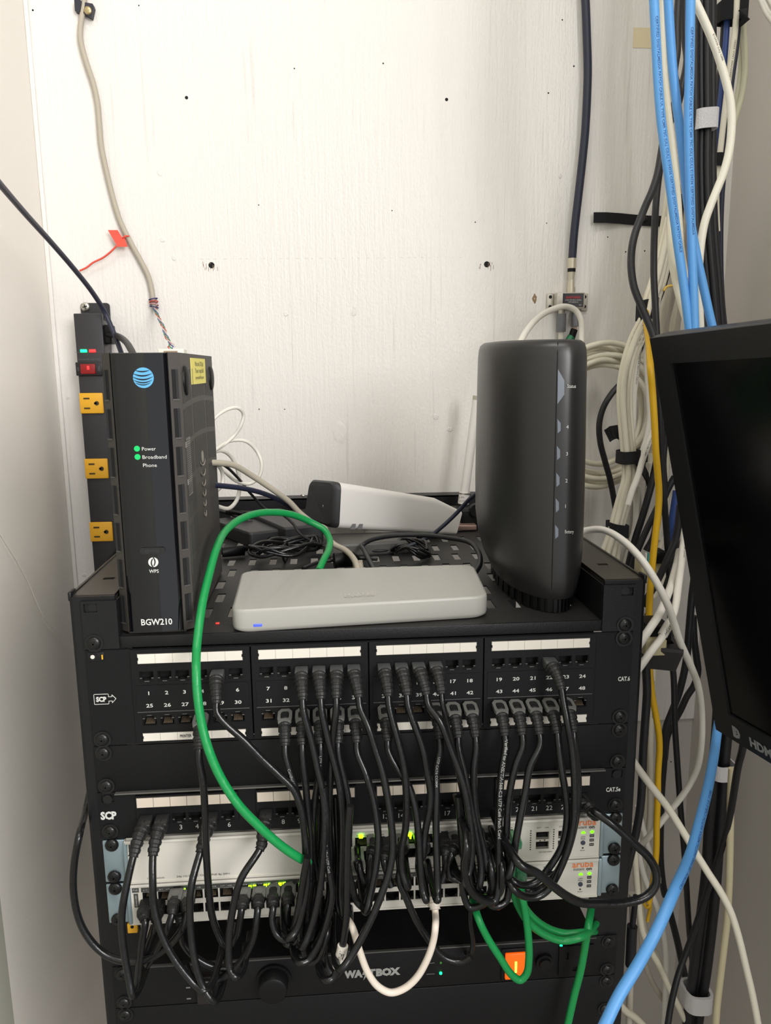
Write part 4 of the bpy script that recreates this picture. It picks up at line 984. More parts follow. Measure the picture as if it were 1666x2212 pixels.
loft(b, [s_[::-1] for s_ in secs]); modm = mat('satin_black_modem', (36, 35, 35), .34, bump=.05, bscale=1500); b.build('shell', modm, mt)
b = MB(); n = 48; ring = msec(.0106, .57, .80, 1.04, 0); m_ = len(ring)
for i in range(m_):
    p, q = ring[i], ring[(i + 1) % m_]
    c = V((.172, .11, 0)); f = .965 if i % 2 else 1.0
    P1 = V((c.x + (p.x - c.x) * f, c.y + (p.y - c.y) * f, 0)); Q1 = V((c.x + (q.x - c.x) * f, c.y + (q.y - c.y) * f, 0))
    b.add([P1 + V((0, 0, .0108)), Q1 + V((0, 0, .0108)), Q1 + V((0, 0, .0262)), P1 + V((0, 0, .0262))], [(0, 1, 2, 3)], False)
loft(b, [[V((c.x + (v.x - c.x) * .97, c.y + (v.y - c.y) * .97, zz)) for v in ring] for zz in (.0106, .027)]); b.build('base', DARK, mt)
def msurf(px, py, dark=False):
    """point of the modem front surface under a pixel"""
    o = CAM; d = ray(px, py); best = None
    for i in range(len(secs) - 1):
        A, B = secs[i], secs[i + 1]; n = len(A)
        for j in range(n):
            k = (j + 1) % n
            for tri in ((A[j], A[k], B[k]), (A[j], B[k], B[j])):
                from mathutils.geometry import intersect_ray_tri
                h = intersect_ray_tri(tri[0], tri[1], tri[2], d, o, True)
                if h is not None and (best is None or (h - o).length < (best - o).length): best = h
    return best
def on_modem(poly, off, m, name, k=None, th=.0008):
    b = MB(); vs = []
    for x, y in poly:
        h = msurf(x, y) or P(x, y, .035); nrm = (CAM - h).normalized(); vs.append(h + V((.1, -1, 0)).normalized() * off)
    n = len(vs); bk = [v + V((0, th, 0)) for v in vs]
    b.add(vs + bk, [tuple(range(n))] + [(i, n + i, n + (i + 1) % n, (i + 1) % n) for i in range(n)], False); return b.build(name, m, mt)
winm = mat('grey_window', (112, 118, 128), .25)
on_modem([(1205, 797), (1219, 822), (1219, 852), (1204, 873)], .0005, winm, 'window')
for y in (922, 980, 1038, 1093, 1150):
    x0 = 1201.5 + (1038 - y) * .022
    on_modem([(x0, y - 17), (x0 + 7, y - 8), (x0 + 7, y + 8), (x0 + .5, y + 14)], .0005, winm, 'window')
b = MB(); seam = []
for i in range(24):
    y = 740 + i * 25; h = msurf(1205.5 - (y - 735) * .0255, y)
    if h: seam.append(h + V((0, -.0001, 0)))
b.tube(seam, .0005, 6); b.build('seam', HOLE, mt)
b = MB()
for s_, px, py, w in (('Status', 1234, 834, .0085), ('4', 1225, 922, .0022), ('3', 1224, 980, .0022), ('2', 1223, 1038, .0022), ('1', 1221, 1093, .0012), ('Battery', 1229, 1148, .0090)):
    h = msurf(px, py); h1 = msurf(px + 8, py) or h; xd = (h1 - (msurf(px - 8, py) or h)).normalized()
    b.text(s_, h + V((.35, -.8, 0)).normalized() * .0007, xd, (0, 0, 1), h=.0032, w=w if len(s_) > 1 else None)
b.build('lettering', INK, mt)

# --- white outdoor camera lying on the adapters
wc = thing('security_camera', 'white box-shaped camera housing with black end plate lying behind the grey appliance', 'camera', tuple(P(850, 1110, .36)))
A0, A1 = P(738, 1042, .31), P(733, 1144, .31); B0, B1 = P(681, 1037, .374), P(668, 1120, .374)
E0, E1 = P(945, 1076, .352), P(930, 1156, .345); C0, C1 = P(1000, 1104, .366), P(986, 1157, .362)
dB0, dB1 = B0 - A0, B1 - A1
def wsec(a0, a1, f, t0=.16, dd=None):
    cs = [a1, a0, a0 + dB0 * f, a1 + dB1 * f]; out = []
    for i in range(4):
        p, a, c = cs[i], cs[i - 1], cs[(i + 1) % 4]; A_ = p.lerp(a, t0); B_ = p.lerp(c, t0)
        for k in range(6): t = k / 5; out.append(A_ * (1 - t) ** 2 + p * 2 * t * (1 - t) + B_ * t * t)
    return out
ax = (E0 - A0).normalized()
WCAM = mat('white_camera_plastic', (226, 222, 218), .35)
b = MB(); loft(b, [wsec(A0, A1, 1), wsec(A0.lerp(E0, .5), A1.lerp(E1, .5), .98), wsec(E0, E1, .9), wsec(C0, C1, .7)]); b.build('housing', WCAM, wc)
b = MB(); loft(b, [[v - ax * .010 for v in wsec(A0, A1, 1, .2)][0:0] or [v - ax * .009 + (A0.lerp(B1, .5) - v) * .10 for v in wsec(A0, A1, 1, .2)], [v - ax * .006 for v in wsec(A0, A1, 1, .18)], [v + ax * .0005 for v in wsec(A0, A1, 1.005, .17)]]); ep = b.build('end_plate', mat('charcoal_plastic', (44, 44, 46), .5), wc)
for px, py in ((671, 1073), (717, 1096)):
    c = P(px, py, .335 if px > 700 else .372) - ax * .0095; screw(ep, c.x, c.z, c.y, r=.0024, m=STL, nrm=-ax)
b = MB()
for px in (762, 777):
    q = [P(px - 5, 1142, .3115 + (px - 738) * .0002), P(px + 5, 1142, .3115 + (px - 738) * .0002), P(px + 7, 1131, .3125 + (px - 738) * .0002), P(px - 1, 1131, .3125 + (px - 738) * .0002)]
    q = [v + V((0, -.0035, 0)) for v in q]; b.add(q + [v + V((0, .004, 0)) for v in q], [(0, 1, 2, 3), (0, 4, 5, 1), (1, 5, 6, 2), (2, 6, 7, 3), (3, 7, 4, 0)])
b.build('vent', mat('grey_vent', (98, 98, 98), .6), wc)

# --- white stick antenna
an = thing('stick_antenna', 'white stick antenna standing behind the tall modem, beside the camera housing', 'antenna', tuple(P(1000, 1085, .44)))
pts = [P(1031, 862, .44), P(1004, 1066, .44)]; b = MB(); b.tube(pts, .0064, 20); b.build('rod', WCAM, an)
b = MB(); b.tube([P(1032, 855, .44), P(1031, 864, .44)], .0066, 20); b.build('tip', mat('beige_tip', (176, 172, 158), .3), an)
pb = [P(1004, 1064, .44), P(1001, 1088, .44)]; b = MB(); b.tube(pb, .0080, 20, k=0); b.tube([P(1004.2, 1064, .44), P(1004, 1067, .44)], .0084, 20, k=1)
b.build('base_sleeve', [WCAM, STL], an)
b = MB(); b.text('2.4G', P(997, 1074, .431), (1, 0, 0), (-.12, 0, 1), h=.0022, w=.008); b.text('WIFI ANT 5dBi', P(1001, 1082, .431), (1, 0, 0), (0, 0, 1), h=.0020, w=.012); b.build('lettering', INKD, an)
t = thing('cable_junction', 'small black and steel fitting between the camera housing and the tall modem', 'fitting', tuple(P(1010, 1125, .42)))
b = MB(); c = P(1010, 1115, .42); b.bbox(c.x - .012, c.x + .016, .405, .435, c.z - .018, c.z + .012, .003); b.cyl(P(1026, 1100, .41), (0, -1, 0), .009, .012, 16); b.build('body', DARK, t)
b = MB(); c = P(1003, 1135, .40); b.bbox(c.x - .014, c.x + .016, .39, .41, c.z - .005, c.z + .002, .001); b.build('metal_plate', mat('rose_metal', (168, 140, 128), .35, metal=.5), t)

# --- power bricks
def brick(px, zt, label, m, seam=True):
    cs = [PZ(x, y, zt) for x, y in px]; b = MB(); c = sum((v.to_2d() for v in cs), V((0, 0))) / 4
    secs_ = []
    for f, z in ((.97, .0104), (1, .0125), (1, zt - .003), (.97, zt - .0006), (.94, zt)):
        secs_.append([V((c.x + (x - c.x) * f, c.y + (y - c.y) * f, z)) for x, y in rpoly([tuple(v.to_2d()) for v in cs], .004, 3)])
    loft(b, secs_, smooth=False); o = b.build('power_adapter', m); tag(o, label, 'power adapter'); return o
BRK = mat('black_brick_plastic', (44, 44, 46), .45, bump=.1, bscale=1500)
brick([(540, 1151), (632, 1140), (560, 1110), (452, 1121)], .030, 'black power brick nearest the tall gateway, left of two', BRK)
brick([(615, 1140), (700, 1132), (605, 1096), (530, 1104)], .036, 'black power brick behind the first, partly under the green cable', BRK)
brick([(700, 1178), (905, 1166), (895, 1149), (715, 1155)], .026, 'long dark grey power brick under the white camera housing', mat('grey_brick', (84, 82, 78), .5))

# --- cables on the shelf
def zc(px, Z): return [PZ(x, y, Z) for x, y in px]
cable('power_cord', zc([(474, 1195), (500, 1191), (535, 1188), (570, 1183), (600, 1184), (630, 1190), (650, 1186), (665, 1178)], .0155), 0, .0021, CBM, 'black cord with a fat round ferrite beside the gateway', 'cord')
t = bpy.data.objects['power_cord']; b = MB(); q = zc([(480, 1193), (528, 1189)], .0185); b.tube(path_cut(q, 0, 9, 24), lambda t: .0078 if .06 < t < .94 else .0062, 16); b.build('ferrite', DARK, t)
cable('power_cord', zc([(580, 1165), (590, 1170), (610, 1178), (640, 1180), (668, 1175), (690, 1180)], .016), 0, .0019, CBM, 'black cord with a ribbed strain relief pointing at the bricks', 'cord')
o = bpy.data.objects['power_cord.001']; b = MB(); q = zc([(578, 1163), (608, 1178)], .0175); b.tube(path_cut(q, 0, 9, 20), lambda t: .0058 - .002 * t if int(t * 10) % 2 else .0048 - .002 * t, 12); b.build('strain_relief', DARK, o)
coil = []
for i in range(40):
    a = i / 39 * 2 * PI * 4.3; k = i / 39
    c = V((-.0830 + .0010 * math.sin(3 * a), .262, .019))
    coil.append(c + V((.038 * math.cos(a) + .006 * math.sin(1.7 * a), .026 * math.sin(a) + .012 * math.cos(a), .0055 * math.sin(2.3 * a) + .0065)))
cable('cord_coil', coil, 0, .0023, CBL, 'tied coil of black cord behind the left half of the grey appliance', 'coiled cord', sub=5)
o = bpy.data.objects['cord_coil']; b = MB(); c = V((-.083, .252, .021)); b.tube([c + V((.002 * math.cos(t), .017 * math.cos(t), .0105 * math.sin(t))) for t in [2 * PI * i / 16 for i in range(17)]], .0013, 8); b.build('twist_tie', DARK, o)
coil = []
for i in range(34):
    a = i / 33 * 2 * PI * 3.6
    coil.append(V((.066 + .020 * math.cos(a) + .004 * math.sin(2.1 * a), .255 + .024 * math.sin(a) - .010 * math.cos(a), .021 + .007 * math.sin(1.9 * a))))
cable('cord_coil', coil, 0, .0019, CBL, 'smaller knot of black cord behind the right half of the grey appliance', 'coiled cord', sub=5)
o, _ = cable('power_cord', zc([(655, 1228), (690, 1214), (720, 1210), (775, 1206), (815, 1208)], .0185), 0, .0022, CBM, 'black cord with a ribbed barrel right behind the grey appliance', 'cord')
b = MB(); b.tube(path_cut(zc([(722, 1211), (764, 1208)], .0205), 0, 9, 40), lambda t: .0092 if int(t * 26) % 2 else .0086, 18); b.build('ferrite', DARK, o)
cable('power_cord', zc([(640, 1172), (700, 1180), (760, 1188), (820, 1190), (870, 1184), (905, 1186), (928, 1200)], .0150), 0, .0018, CBM, 'thin black cord running across the shelf behind the appliance', 'cord')
cable('audio_cable', [(814, 1240, .14), (800, 1215, .19), (787, 1188, .24), (783, 1178, .26), (800, 1167, .26), (850, 1157, .25), (910, 1156, .24), (970, 1162, .22), (1015, 1172, .20), (1035, 1195, .175), (1037, 1220, .15), (1025, 1240, .13)], 0, .0028, CBM, 'thick black cable arching over the shelf from the appliance to the modem', 'cable')
cable('power_cord', [(1040, 1058, .24), (1015, 1078, .27), (985, 1110, .28), (955, 1138, .28), (930, 1158, .28), (895, 1175, .27), (868, 1185, .27)], 0, .0026, NAVY, 'dark cord slanting across the white camera housing from the modem', 'cord')
cable('network_cable', [(440, 1000, .16), (470, 1000, .18), (505, 1005, .20), (545, 1028, .22), (590, 1058, .235), (625, 1084, .25), (650, 1110, .26), (680, 1132, .265), (702, 1142, .26), (706, 1158, .25), (722, 1176, .23), (745, 1188, .21), (762, 1204, .18), (772, 1225, .145), (774, 1240, .13)], 0, .0034, GRYC, 'beige network cable from the tall gateway to the grey appliance', 'network cable', sub=8)
o = bpy.data.objects['network_cable']; b = MB(); b.tube([PZ(772, 1212, .030), PZ(774, 1224, .024), PZ(775, 1236, .022)], .0058, 14); b.build('boot', mat('beige_boot', (176, 166, 148), .5), o)
cable('power_cord', [(440, 1045, .17), (475, 1049, .19), (520, 1054, .21), (570, 1066, .24), (615, 1086, .26), (655, 1112, .28), (690, 1135, .30)], 0, .0030, NAVY, 'dark thick cord from the tall gateway toward the camera housing', 'cord')
cable('power_cord', [(440, 995, .18), (480, 1003, .21), (512, 1030, .25), (545, 1070, .30), (575, 1100, .31), (610, 1112, .31), (632, 1130, .30), (650, 1155, .28), (672, 1168, .27)], 0, .0017, CBM, 'thin dark grey cord dropping from the gateway onto the bricks', 'cord')
cable('thin_wire', [(455, 915, .22), (465, 902, .22), (490, 885, .23), (513, 881, .24), (526, 895, .25), (520, 920, .25), (505, 942, .25), (485, 960, .24), (465, 972, .23), (450, 976, .22)], 0, .0020, WHT, 'thin white wire looping highest beside the tall gateway', 'wire')
cable('thin_wire', [(450, 985, .22), (470, 968, .23), (500, 952, .25), (530, 953, .26), (553, 972, .27), (565, 1000, .27), (560, 1030, .27), (540, 1045, .27), (512, 1040, .26), (492, 1025, .25), (470, 1000, .24), (455, 990, .22)], 0, .0020, WHT, 'thin white wire making the widest loop beside the gateway', 'wire')
cable('thin_wire', [(450, 982, .24), (475, 973, .25), (498, 985, .27), (512, 1010, .28), (518, 1050, .29), (512, 1080, .29), (495, 1098, .28), (474, 1095, .27), (455, 1085, .25)], 0, .0024, WHT, 'white wire hanging lowest beside the gateway', 'wire')
cable('thin_wire', [(450, 1010, .20), (468, 1004, .21), (480, 1020, .22), (480, 1045, .22), (466, 1062, .21), (450, 1068, .20)], 0, .0022, WHT, 'short white wire loop tight against the gateway', 'wire')
o, _ = cable('power_cord', zc([(455, 1100), (490, 1108), (515, 1116), (545, 1118)], .034), 0, .0026, CBM, 'black cord with a ribbed relief on top of the left brick', 'cord')
b = MB(); b.tube(path_cut(zc([(492, 1106), (530, 1113)], .037), 0, 9, 20), lambda t: .0052 if int(t * 10) % 2 else .0042, 12); b.build('strain_relief', DARK, o)
t = MB(); c = PZ(470, 1346, .0106); t.bbox(c.x - .0018, c.x + .0018, c.y - .0012, c.y + .0012, .0095, .0112, .0005); tag(t.build('red_reflection', mat('red_reflection_glow', (235, 70, 60), .4, emit=.3, ecol=(255, 60, 50))), 'tiny added bit for a red reflection on the shelf just left of the grey appliance', 'light')  # LED reflection on the tray, added as a small glowing bit
# white plug on top of the gateway and its wire
jk = thing('wall_phone_plug', 'small white jack box at the top back edge of the gateway', 'jack', tuple(P(370, 758, .16)))
b = MB(); c = P(371, 757, .20); b.bbox(c.x - .0135, c.x + .0135, .195, .212, .2400, c.z + .0015, .001); b.build('body', mat('white_jack', (226, 220, 208), .5), jk)
b = MB(); b.box(c.x - .007, c.x + .007, .1935, .1950, c.z - .0020, c.z - .0006); b.build('slot', mat('jack_brown', (150, 130, 110), .6), jk)

# ================================================================== WALL: POWER STRIP
ps = thing('power_strip', 'black wall-mounted power strip with three yellow outlets behind the gateway', 'power strip', (-.367, .5, -.15))
b = MB(); YF = .468
top = P(155, 675, YF); X0 = P(160, 700, YF).x; X1 = P(221, 700, YF).x; zt = P(190, 677, YF).z
b.bbox(X0, X1, YF, WY - .004, -.30, zt, .0012); b.build('housing', mat('power_strip_black', (42, 41, 44), .4), ps)
b = MB(); c = P(200, 663, YF + .03); b.prism(rpoly([(c.x - .019, zt - .006), (c.x + .021, zt - .006), (c.x + .021, zt + .017), (c.x - .019, zt + .017)], .005), -WY + .001, -WY + .0035, XZ); b.box(c.x - .019, c.x + .021, YF + .01, WY - .001, zt - .008, zt - .001); b.build('mounting_tab', mat('power_strip_black', (42, 41, 44), .4), ps)
s_ = P(185, 663, WY - .004); screw(ps, s_.x, s_.z, WY - .004, r=.0062, m=STL)
for py in (871, 1012, 1148):
    c = P(198 + (py - 871) * .0765, py, YF); t = MB()
    t.bbox(c.x - .0155, c.x + .0165, YF - .0035, YF, c.z - .0142, c.z + .0142, .0012, k=0)
    for dz in (-.0068, .0068): t.box(c.x - .0095, c.x - .0015, YF - .0042, YF - .003, c.z + dz - .0010, c.z + dz + .0010, k=1)
    t.cyl((c.x + .0080, YF - .0030, c.z), (0, -1, 0), .0030, .0012, 14, k=1); t.box(c.x + .0045, c.x + .0080, YF - .0042, YF - .003, c.z - .0012, c.z + .0012, k=1)
    t.build('outlet', [OUTY, mat('outlet_slot', (60, 48, 20), .6)], ps)
c = P(195, 797, YF); b = MB(); b.bbox(c.x - .0185, c.x + .0175, YF - .0040, YF, c.z - .0092, c.z + .0092, .001, k=0); b.bbox(c.x - .0115, c.x + .0085, YF - .0070, YF - .003, c.z - .0068, c.z + .0068, .0010, k=1)
b.bbox(c.x - .002, c.x + .0008, YF - .0078, YF - .006, c.z - .001, c.z + .004, .0003, k=2); b.build('rocker_switch', [mat('switch_black', (22, 20, 22), .35), LEDRS, LEDR], ps)
b = MB(); b.text('OFF', (c.x - .0150, YF - .0042, c.z), (0, 0, 1), (-1, 0, 0), h=.0022); b.text('ON', (c.x + .0132, YF - .0042, c.z), (0, 0, 1), (-1, 0, 0), h=.0030)
b.box(c.x - .019, c.x + .018, YF - .0004, YF, c.z + .0225, c.z + .0228); b.text('SURGE PROTECTED', (c.x, YF - .0006, c.z + .0130), (1, 0, 0), (0, 0, 1), h=.0016, w=.030); b.build('lettering', mat('strip_print', (104, 104, 106), .5), ps)
for px, m in ((181, LEDG2), (200, LEDR)):
    c = P(px, 758, YF); b = MB(); b.bbox(c.x - .0045, c.x + .0045, YF - .0015, YF, c.z - .0020, c.z + .0020, .0006); b.build('indicator', m, ps)
c = P(229, 722, YF); b = MB(); b.bbox(c.x - .005, c.x + .006, YF + .004, YF + .028, c.z - .013, c.z + .013, .002); b.build('cord_clamp', DARK, ps)
cable('power_cord', [(232, 722, .475), (248, 724, .455), (266, 733, .40), (280, 750, .34), (290, 775, .30), (294, 830, .27), (305, 930, .27), (325, 1040, .28), (345, 1130, .31), (360, 1170, .34)], 0, .0042, CBM, 'black cord leaving the clamp of the power strip', 'cord')
cable('power_cord', [(-230, 190, -.20), (-60, 325, .04), (0, 398, .14), (55, 462, .23), (110, 523, .31), (160, 581, .37), (200, 632, .42), (225, 672, .45), (243, 712, .45), (262, 762, .43), (280, 820, .40), (300, 900, .40), (320, 1000, .42), (335, 1080, .46)], 0, .0033, NAVY, 'dark cord slanting in from the left picture edge to the power strip', 'cord')
cable('power_cord', [(300, 1120, .34), (276, 1148, .37), (262, 1170, .40), (252, 1186, .42), (240, 1204, .44), (228, 1225, .45), (214, 1250, .46)], 0, .0042, CBM, 'short black cord beside the lowest yellow outlet', 'cord')
# hairline wire on the left wall
cable('thin_wire', [PX(-8, 1128, XL + .003), PX(0, 1150, XL + .003), PX(35, 1208, XL + .004), PX(60, 1255, XL + .004), PX(92, 1328, XL + .004), PX(120, 1365, XL + .003), PX(150, 1405, XL + .003)], 0, .0009, mat('paint_white_wire', (232, 228, 220), .5), 'hair-thin white wire running down the left wall', 'wire')

# phone cable on the wall
o, _ = cable('phone_cable', [(181, -30), (182, 5), (178, 32), (174, 60), (174, 84), (180, 112), (190, 145), (203, 185), (211, 225), (215, 270), (219, 315), (228, 360), (240, 411), (250, 448), (262, 483), (283, 525), (304, 563), (321, 598), (328, 628), (331, 652)], (WY - .006, WY - .006), .0036, GRYC, 'grey-beige phone cable hanging down the wall above the gateway', 'phone cable', sub=8)
b = MB()
for i, q in enumerate(((331, 646), (332, 652), (333, 658), (333, 663))):
    c = P(q[0], q[1], WY - .006); b.tube([c + V((.0058 * math.cos(t), .0058 * math.sin(t), .0012 * math.cos(t + i))) for t in [2 * PI * k / 14 for k in range(15)]], .0008, 6, k=i % 3)
b.tube([P(331, 655, WY - .006), P(334, 668, WY - .006)], .0030, 10, k=3)
b.build('wire_wrap', [mat('wire_navy', (50, 52, 110), .5), mat('wire_red', (190, 66, 60), .5), mat('wire_pinkish', (196, 150, 150), .5), GRYC], o)
cols = [((206, 70, 54), 'wire_orange'), ((52, 140, 90), 'wire_green'), ((60, 80, 150), 'wire_blue'), ((220, 214, 204), 'wire_white')]
for i, (c_, nm) in enumerate(cols):
    b = MB(); base = smooth([P(334, 666, .50), P(342, 685, .46), P(352, 705, .38), P(360, 728, .30), P(366 + i * 3, 748, .23), P(364 + i * 4, 757, .215)], 7); q = []
    for k, p_ in enumerate(base):
        a = k * .75 + i * PI / 2; am = .0018 if k < len(base) - 6 else .0006; q.append(p_ + V((am * math.cos(a), am * math.sin(a), 0)))
    b.tube(q, .0007, 6); b.build('inner_wire', mat(nm, c_, .5), o)
t = thing('cable_clip', 'black plastic clip with a brass screw on the phone cable, top left', 'clip', tuple(P(187, 25, WY)))
b = MB(); c = P(187, 25, WY); b.prism([(c.x - .0125, c.z + .010), (c.x - .0125, c.z - .003), (c.x - .003, c.z - .005), (c.x + .008, c.z - .011), (c.x + .012, c.z + .002), (c.x + .011, c.z + .006), (c.x - .002, c.z + .008), (c.x - .006, c.z + .011)][::-1], -WY, -WY + .009, XZ); b.build('body', mat('clip_black', (34, 34, 44), .5), t)
b = MB(); c = P(190, 23, WY - .009); b.cyl(c, (0, -1, 0), .0052, .001, 16, dome=.0016, k=0); b.build('screw', mat('brass', (176, 160, 120), .35, metal=.8), t)
t = thing('cable_tag', 'red plastic tag with a thin tail tied on the phone cable', 'tag', tuple(P(255, 515, WY - .01)))
b = MB(); q = [(233, 497), (254, 497), (263, 512), (268, 512), (276, 533), (254, 533)]; vs = [P(x, y, WY - .012) for x, y in q]; b.add(vs + [v + V((0, .0008, 0)) for v in vs], [tuple(range(6))[::-1], tuple(range(6, 12))] + [(i, (i + 1) % 6, 6 + (i + 1) % 6, 6 + i) for i in range(6)])
TAGR = mat('tag_red', (228, 84, 66), .45); b.build('flag', TAGR, t)
b = MB(); b.tube(smooth([P(264, 514, WY - .012), P(272, 510, WY - .0125), P(279, 511, WY - .007), P(276, 516, WY - .003), P(268, 515, WY - .008)], 5), .0012, 8); b.build('loop', TAGR, t)
b = MB(); b.tube(smooth([P(252, 531, WY - .012), P(238, 545, WY - .012), P(222, 557, WY - .011), P(200, 568, WY - .010), P(187, 578, WY - .010), P(172, 585, WY - .009)], 5), .0013, 8); b.build('tail', TAGR, t)

# ================================================================== WALL: SPLITTER
sp = thing('coax_splitter', 'silver coax splitter with a black label screwed to the wall above the modem', 'splitter', tuple(P(1230, 650, WY)))
b = MB(); c = P(1233, 650, WY - .02); z_, x_ = c.z, c.x
b.bbox(x_ - .021, x_ + .021, WY - .022, WY - .002, z_ - .011, z_ + .012, .0015, k=0)
for s in (-1, 1):
    b.bbox(x_ + s * .021, x_ + s * .031, WY - .005, WY - .001, z_ - .013, z_ + .012, .0012, k=0) if s > 0 else b.bbox(x_ - .031, x_ - .021, WY - .005, WY - .001, z_ - .013, z_ + .012, .0012, k=0)
    for dz in (-.007, .007): b.cyl((x_ + s * .026, WY - .0052, z_ + dz), (0, -1, 0), .0024, .0006, 12, k=1)
b.build('body', [mat('nickel_body', (196, 190, 178), .35, metal=.3), HOLE], sp)
b = MB(); b.box(x_ - .0125, x_ + .0185, WY - .0226, WY - .022, z_ - .0090, z_ + .0105); lb = b.build('label', mat('splitter_label', (38, 36, 42), .35), sp)
b = MB(); b.text('antronix', (x_ + .003, WY - .0229, z_ + .0055), (1, 0, 0), (0, 0, 1), h=.0042, w=.022, bold=.02); b.build('lettering', mat('label_red', (180, 36, 44), .5), lb)
b = MB(); b.text('2 WAY SPLITTER 5-1002MHz', (x_ + .003, WY - .0229, z_ + .0010), (1, 0, 0), (0, 0, 1), h=.0016, w=.024); b.text('CMC2002H-A', (x_ + .003, WY - .0229, z_ - .0018), (1, 0, 0), (0, 0, 1), h=.0018, w=.015)
b.text('OUT', (x_ - .0080, WY - .0229, z_ - .0060), (1, 0, 0), (0, 0, 1), h=.0018, w=.004); b.text('OUT', (x_ + .0135, WY - .0229, z_ - .0060), (1, 0, 0), (0, 0, 1), h=.0018, w=.004); b.build('lettering', INK, lb)
def conn(px0, px1, Y, label):
    A = P(px0[0], px0[1], Y); B = P(px1[0], px1[1], Y); d = (B - A); L = d.length; b = MB()
    b.cyl(A, d, .0062, L * .28, 20, k=0); b.cyl(A + d * .28, d, .0058, L * .10, 20, k=1); b.cyl(A + d * .38, d, .0056, L * .22, 20, r2=.0042, k=0); b.cyl(A + d * .6, d, .0052, L * .2, 20, k=0); b.cyl(A + d * .8, d, .0064, L * .2, 6, k=0)
    return b, label
o, _ = cable('coax_cable', [(1262, -40, WY - .012), (1265, 0), (1268, 80), (1270, 150), (1268, 220), (1264, 290), (1257, 360), (1249, 430), (1241, 500), (1236, 565)], WY - .014, .0058, NAVY, 'thick dark coax cable coming straight down to the splitter', 'coax cable', n=14)
b, _ = conn((1236, 558), (1233, 636), WY - .014, ''); b.build('connector', [mat('nickel_connector', (206, 198, 178), .3, metal=.35), DARK], o)
o, _ = cable('coax_cable', [(1110, 790, .30), (1122, 745, .34), (1140, 712, .38), (1165, 685, .42), (1195, 668, .45), (1222, 662, .465), (1243, 670, .47), (1255, 690, .47), (1257, 720, .47), (1255, 760, .46), (1250, 800, .44)], 0, .0042, WHT, 'white coax cable arching over the modem in front of the splitter', 'coax cable', sub=8)
o, _ = cable('coax_cable', [(1213, 655), (1213, 700), (1212, 740), (1212, 790)], WY - .012, .0042, WHT, 'white coax cable with a grey sleeve straight below the splitter', 'coax cable')
b = MB(); b.tube([P(1213, 678, WY - .012), P(1212, 717, WY - .012)], .0070, 18, k=0); b.tube([P(1213, 665, WY - .012), P(1213, 678, WY - .012)], .0048, 12, k=1); b.build('connector', [mat('grey_sleeve', (112, 114, 118), .45), STL], o)
o, _ = cable('coax_cable', [(1244, 660), (1243, 690), (1241, 715), (1236, 740), (1230, 770)], WY - .010, .0036, mat('pinkish_coax', (188, 166, 150), .5), 'short coax end with a dark and green plug right of the grey sleeve', 'coax cable')
b = MB(); b.tube([P(1241, 712, WY - .012), P(1232, 738, WY - .014)], .0052, 12, k=0); b.tube([P(1235, 727, WY - .0145), P(1229, 736, WY - .015)], .0056, 12, k=1); b.tube([P(1244, 675, WY - .010), P(1243, 705, WY - .010)], .0060, 14, k=2); b.build('connector', [DARK, GRND, mat('grey_sleeve', (112, 114, 118), .45)], o)

# hook and loop strap on the wall
b = MB(); b.ribbon([P(x, y, WY - d) for x, y, d in ((1283, 470, .010), (1310, 470, .008), (1340, 472, .004), (1370, 475, .002), (1400, 477, .002), (1434, 478, .002))], (0, 0, 1), .0145, .0016)
t = tag(b.build('cable_strap', VEL), 'black strap fixed flat on the wall left of the cable bundle', 'strap')
for px in (1393, 1421):
    c = P(px, 474, WY - .003); screw(t, c.x, c.z, c.y, r=.0034, m=CBM)

# ================================================================== RIGHT-HAND CABLES
def W(px, Y, r, m, label, cat='network cable', name='network_cable', **k): return cable(name, px, Y, r, m, label, cat, **k)
# blue trio
BINK = mat('blue_dark_print', (44, 84, 140), .6)
t_, bp1 = W([(1411, -40), (1413, 0), (1417, 80), (1421, 160), (1428, 253), (1437, 325), (1447, 395), (1457, 470), (1466, 538), (1478, 620), (1488, 700), (1500, 790), (1530, 950), (1560, 1100)], (.12, .13), .0044, BLUE, 'light blue cable, leftmost of the three at the top', text=('CERTIFIED DIGITALMEDIA PATCH CABLE UL TYPE CMR 75C (UL) C(UL) E154336 CERTIFIED DIGITALMEDIA PATCH CABLE', .03, .0022, BINK, 1.25))
W([(1442, -40), (1444, 0), (1448, 70), (1453, 140), (1461, 215), (1468, 270), (1477, 350), (1484, 420), (1494, 490), (1505, 550), (1519, 615), (1537, 697), (1560, 790), (1590, 950), (1605, 1100), (1608, 1250)], (.14, .14), .0044, BLUE, 'light blue cable, middle of the three at the top')
W([(1493, -40), (1492, 0), (1491, 80), (1490, 160), (1488, 240), (1489, 320), (1491, 400), (1493, 475), (1496, 560), (1499, 640), (1501, 700), (1504, 790), (1530, 950), (1575, 1100)], (.125, .125), .0044, BLUE, 'light blue cable, rightmost of the three at the top', text=('CERTIFIED DIGITALMEDIA PATCH CABLE UL TYPE CMR 75C (UL) C(UL) E154336 CERTIFIED DIGITALMEDIA', .04, .0022, BINK, 1.25))
W([(1600, 1340, .13), (1572, 1480, .10), (1553, 1560, .070), (1543, 1630, .035), (1530, 1700, .0), (1513, 1770, -.03), (1492, 1845, -.06), (1457, 1925, -.10), (1420, 2008, -.12), (1378, 2085, -.13), (1338, 2150, -.14), (1308, 2212, -.15), (1285, 2260, -.155)], 0, .0047, BLUE, 'light blue cable emerging below the monitor and crossing to the bottom edge', sub=8, n=12, text=('CRESTRON CERTIFIED DIGITALMEDIA PATCH CABLE UL TYPE', -.335, .0025, BINK, 1.25))
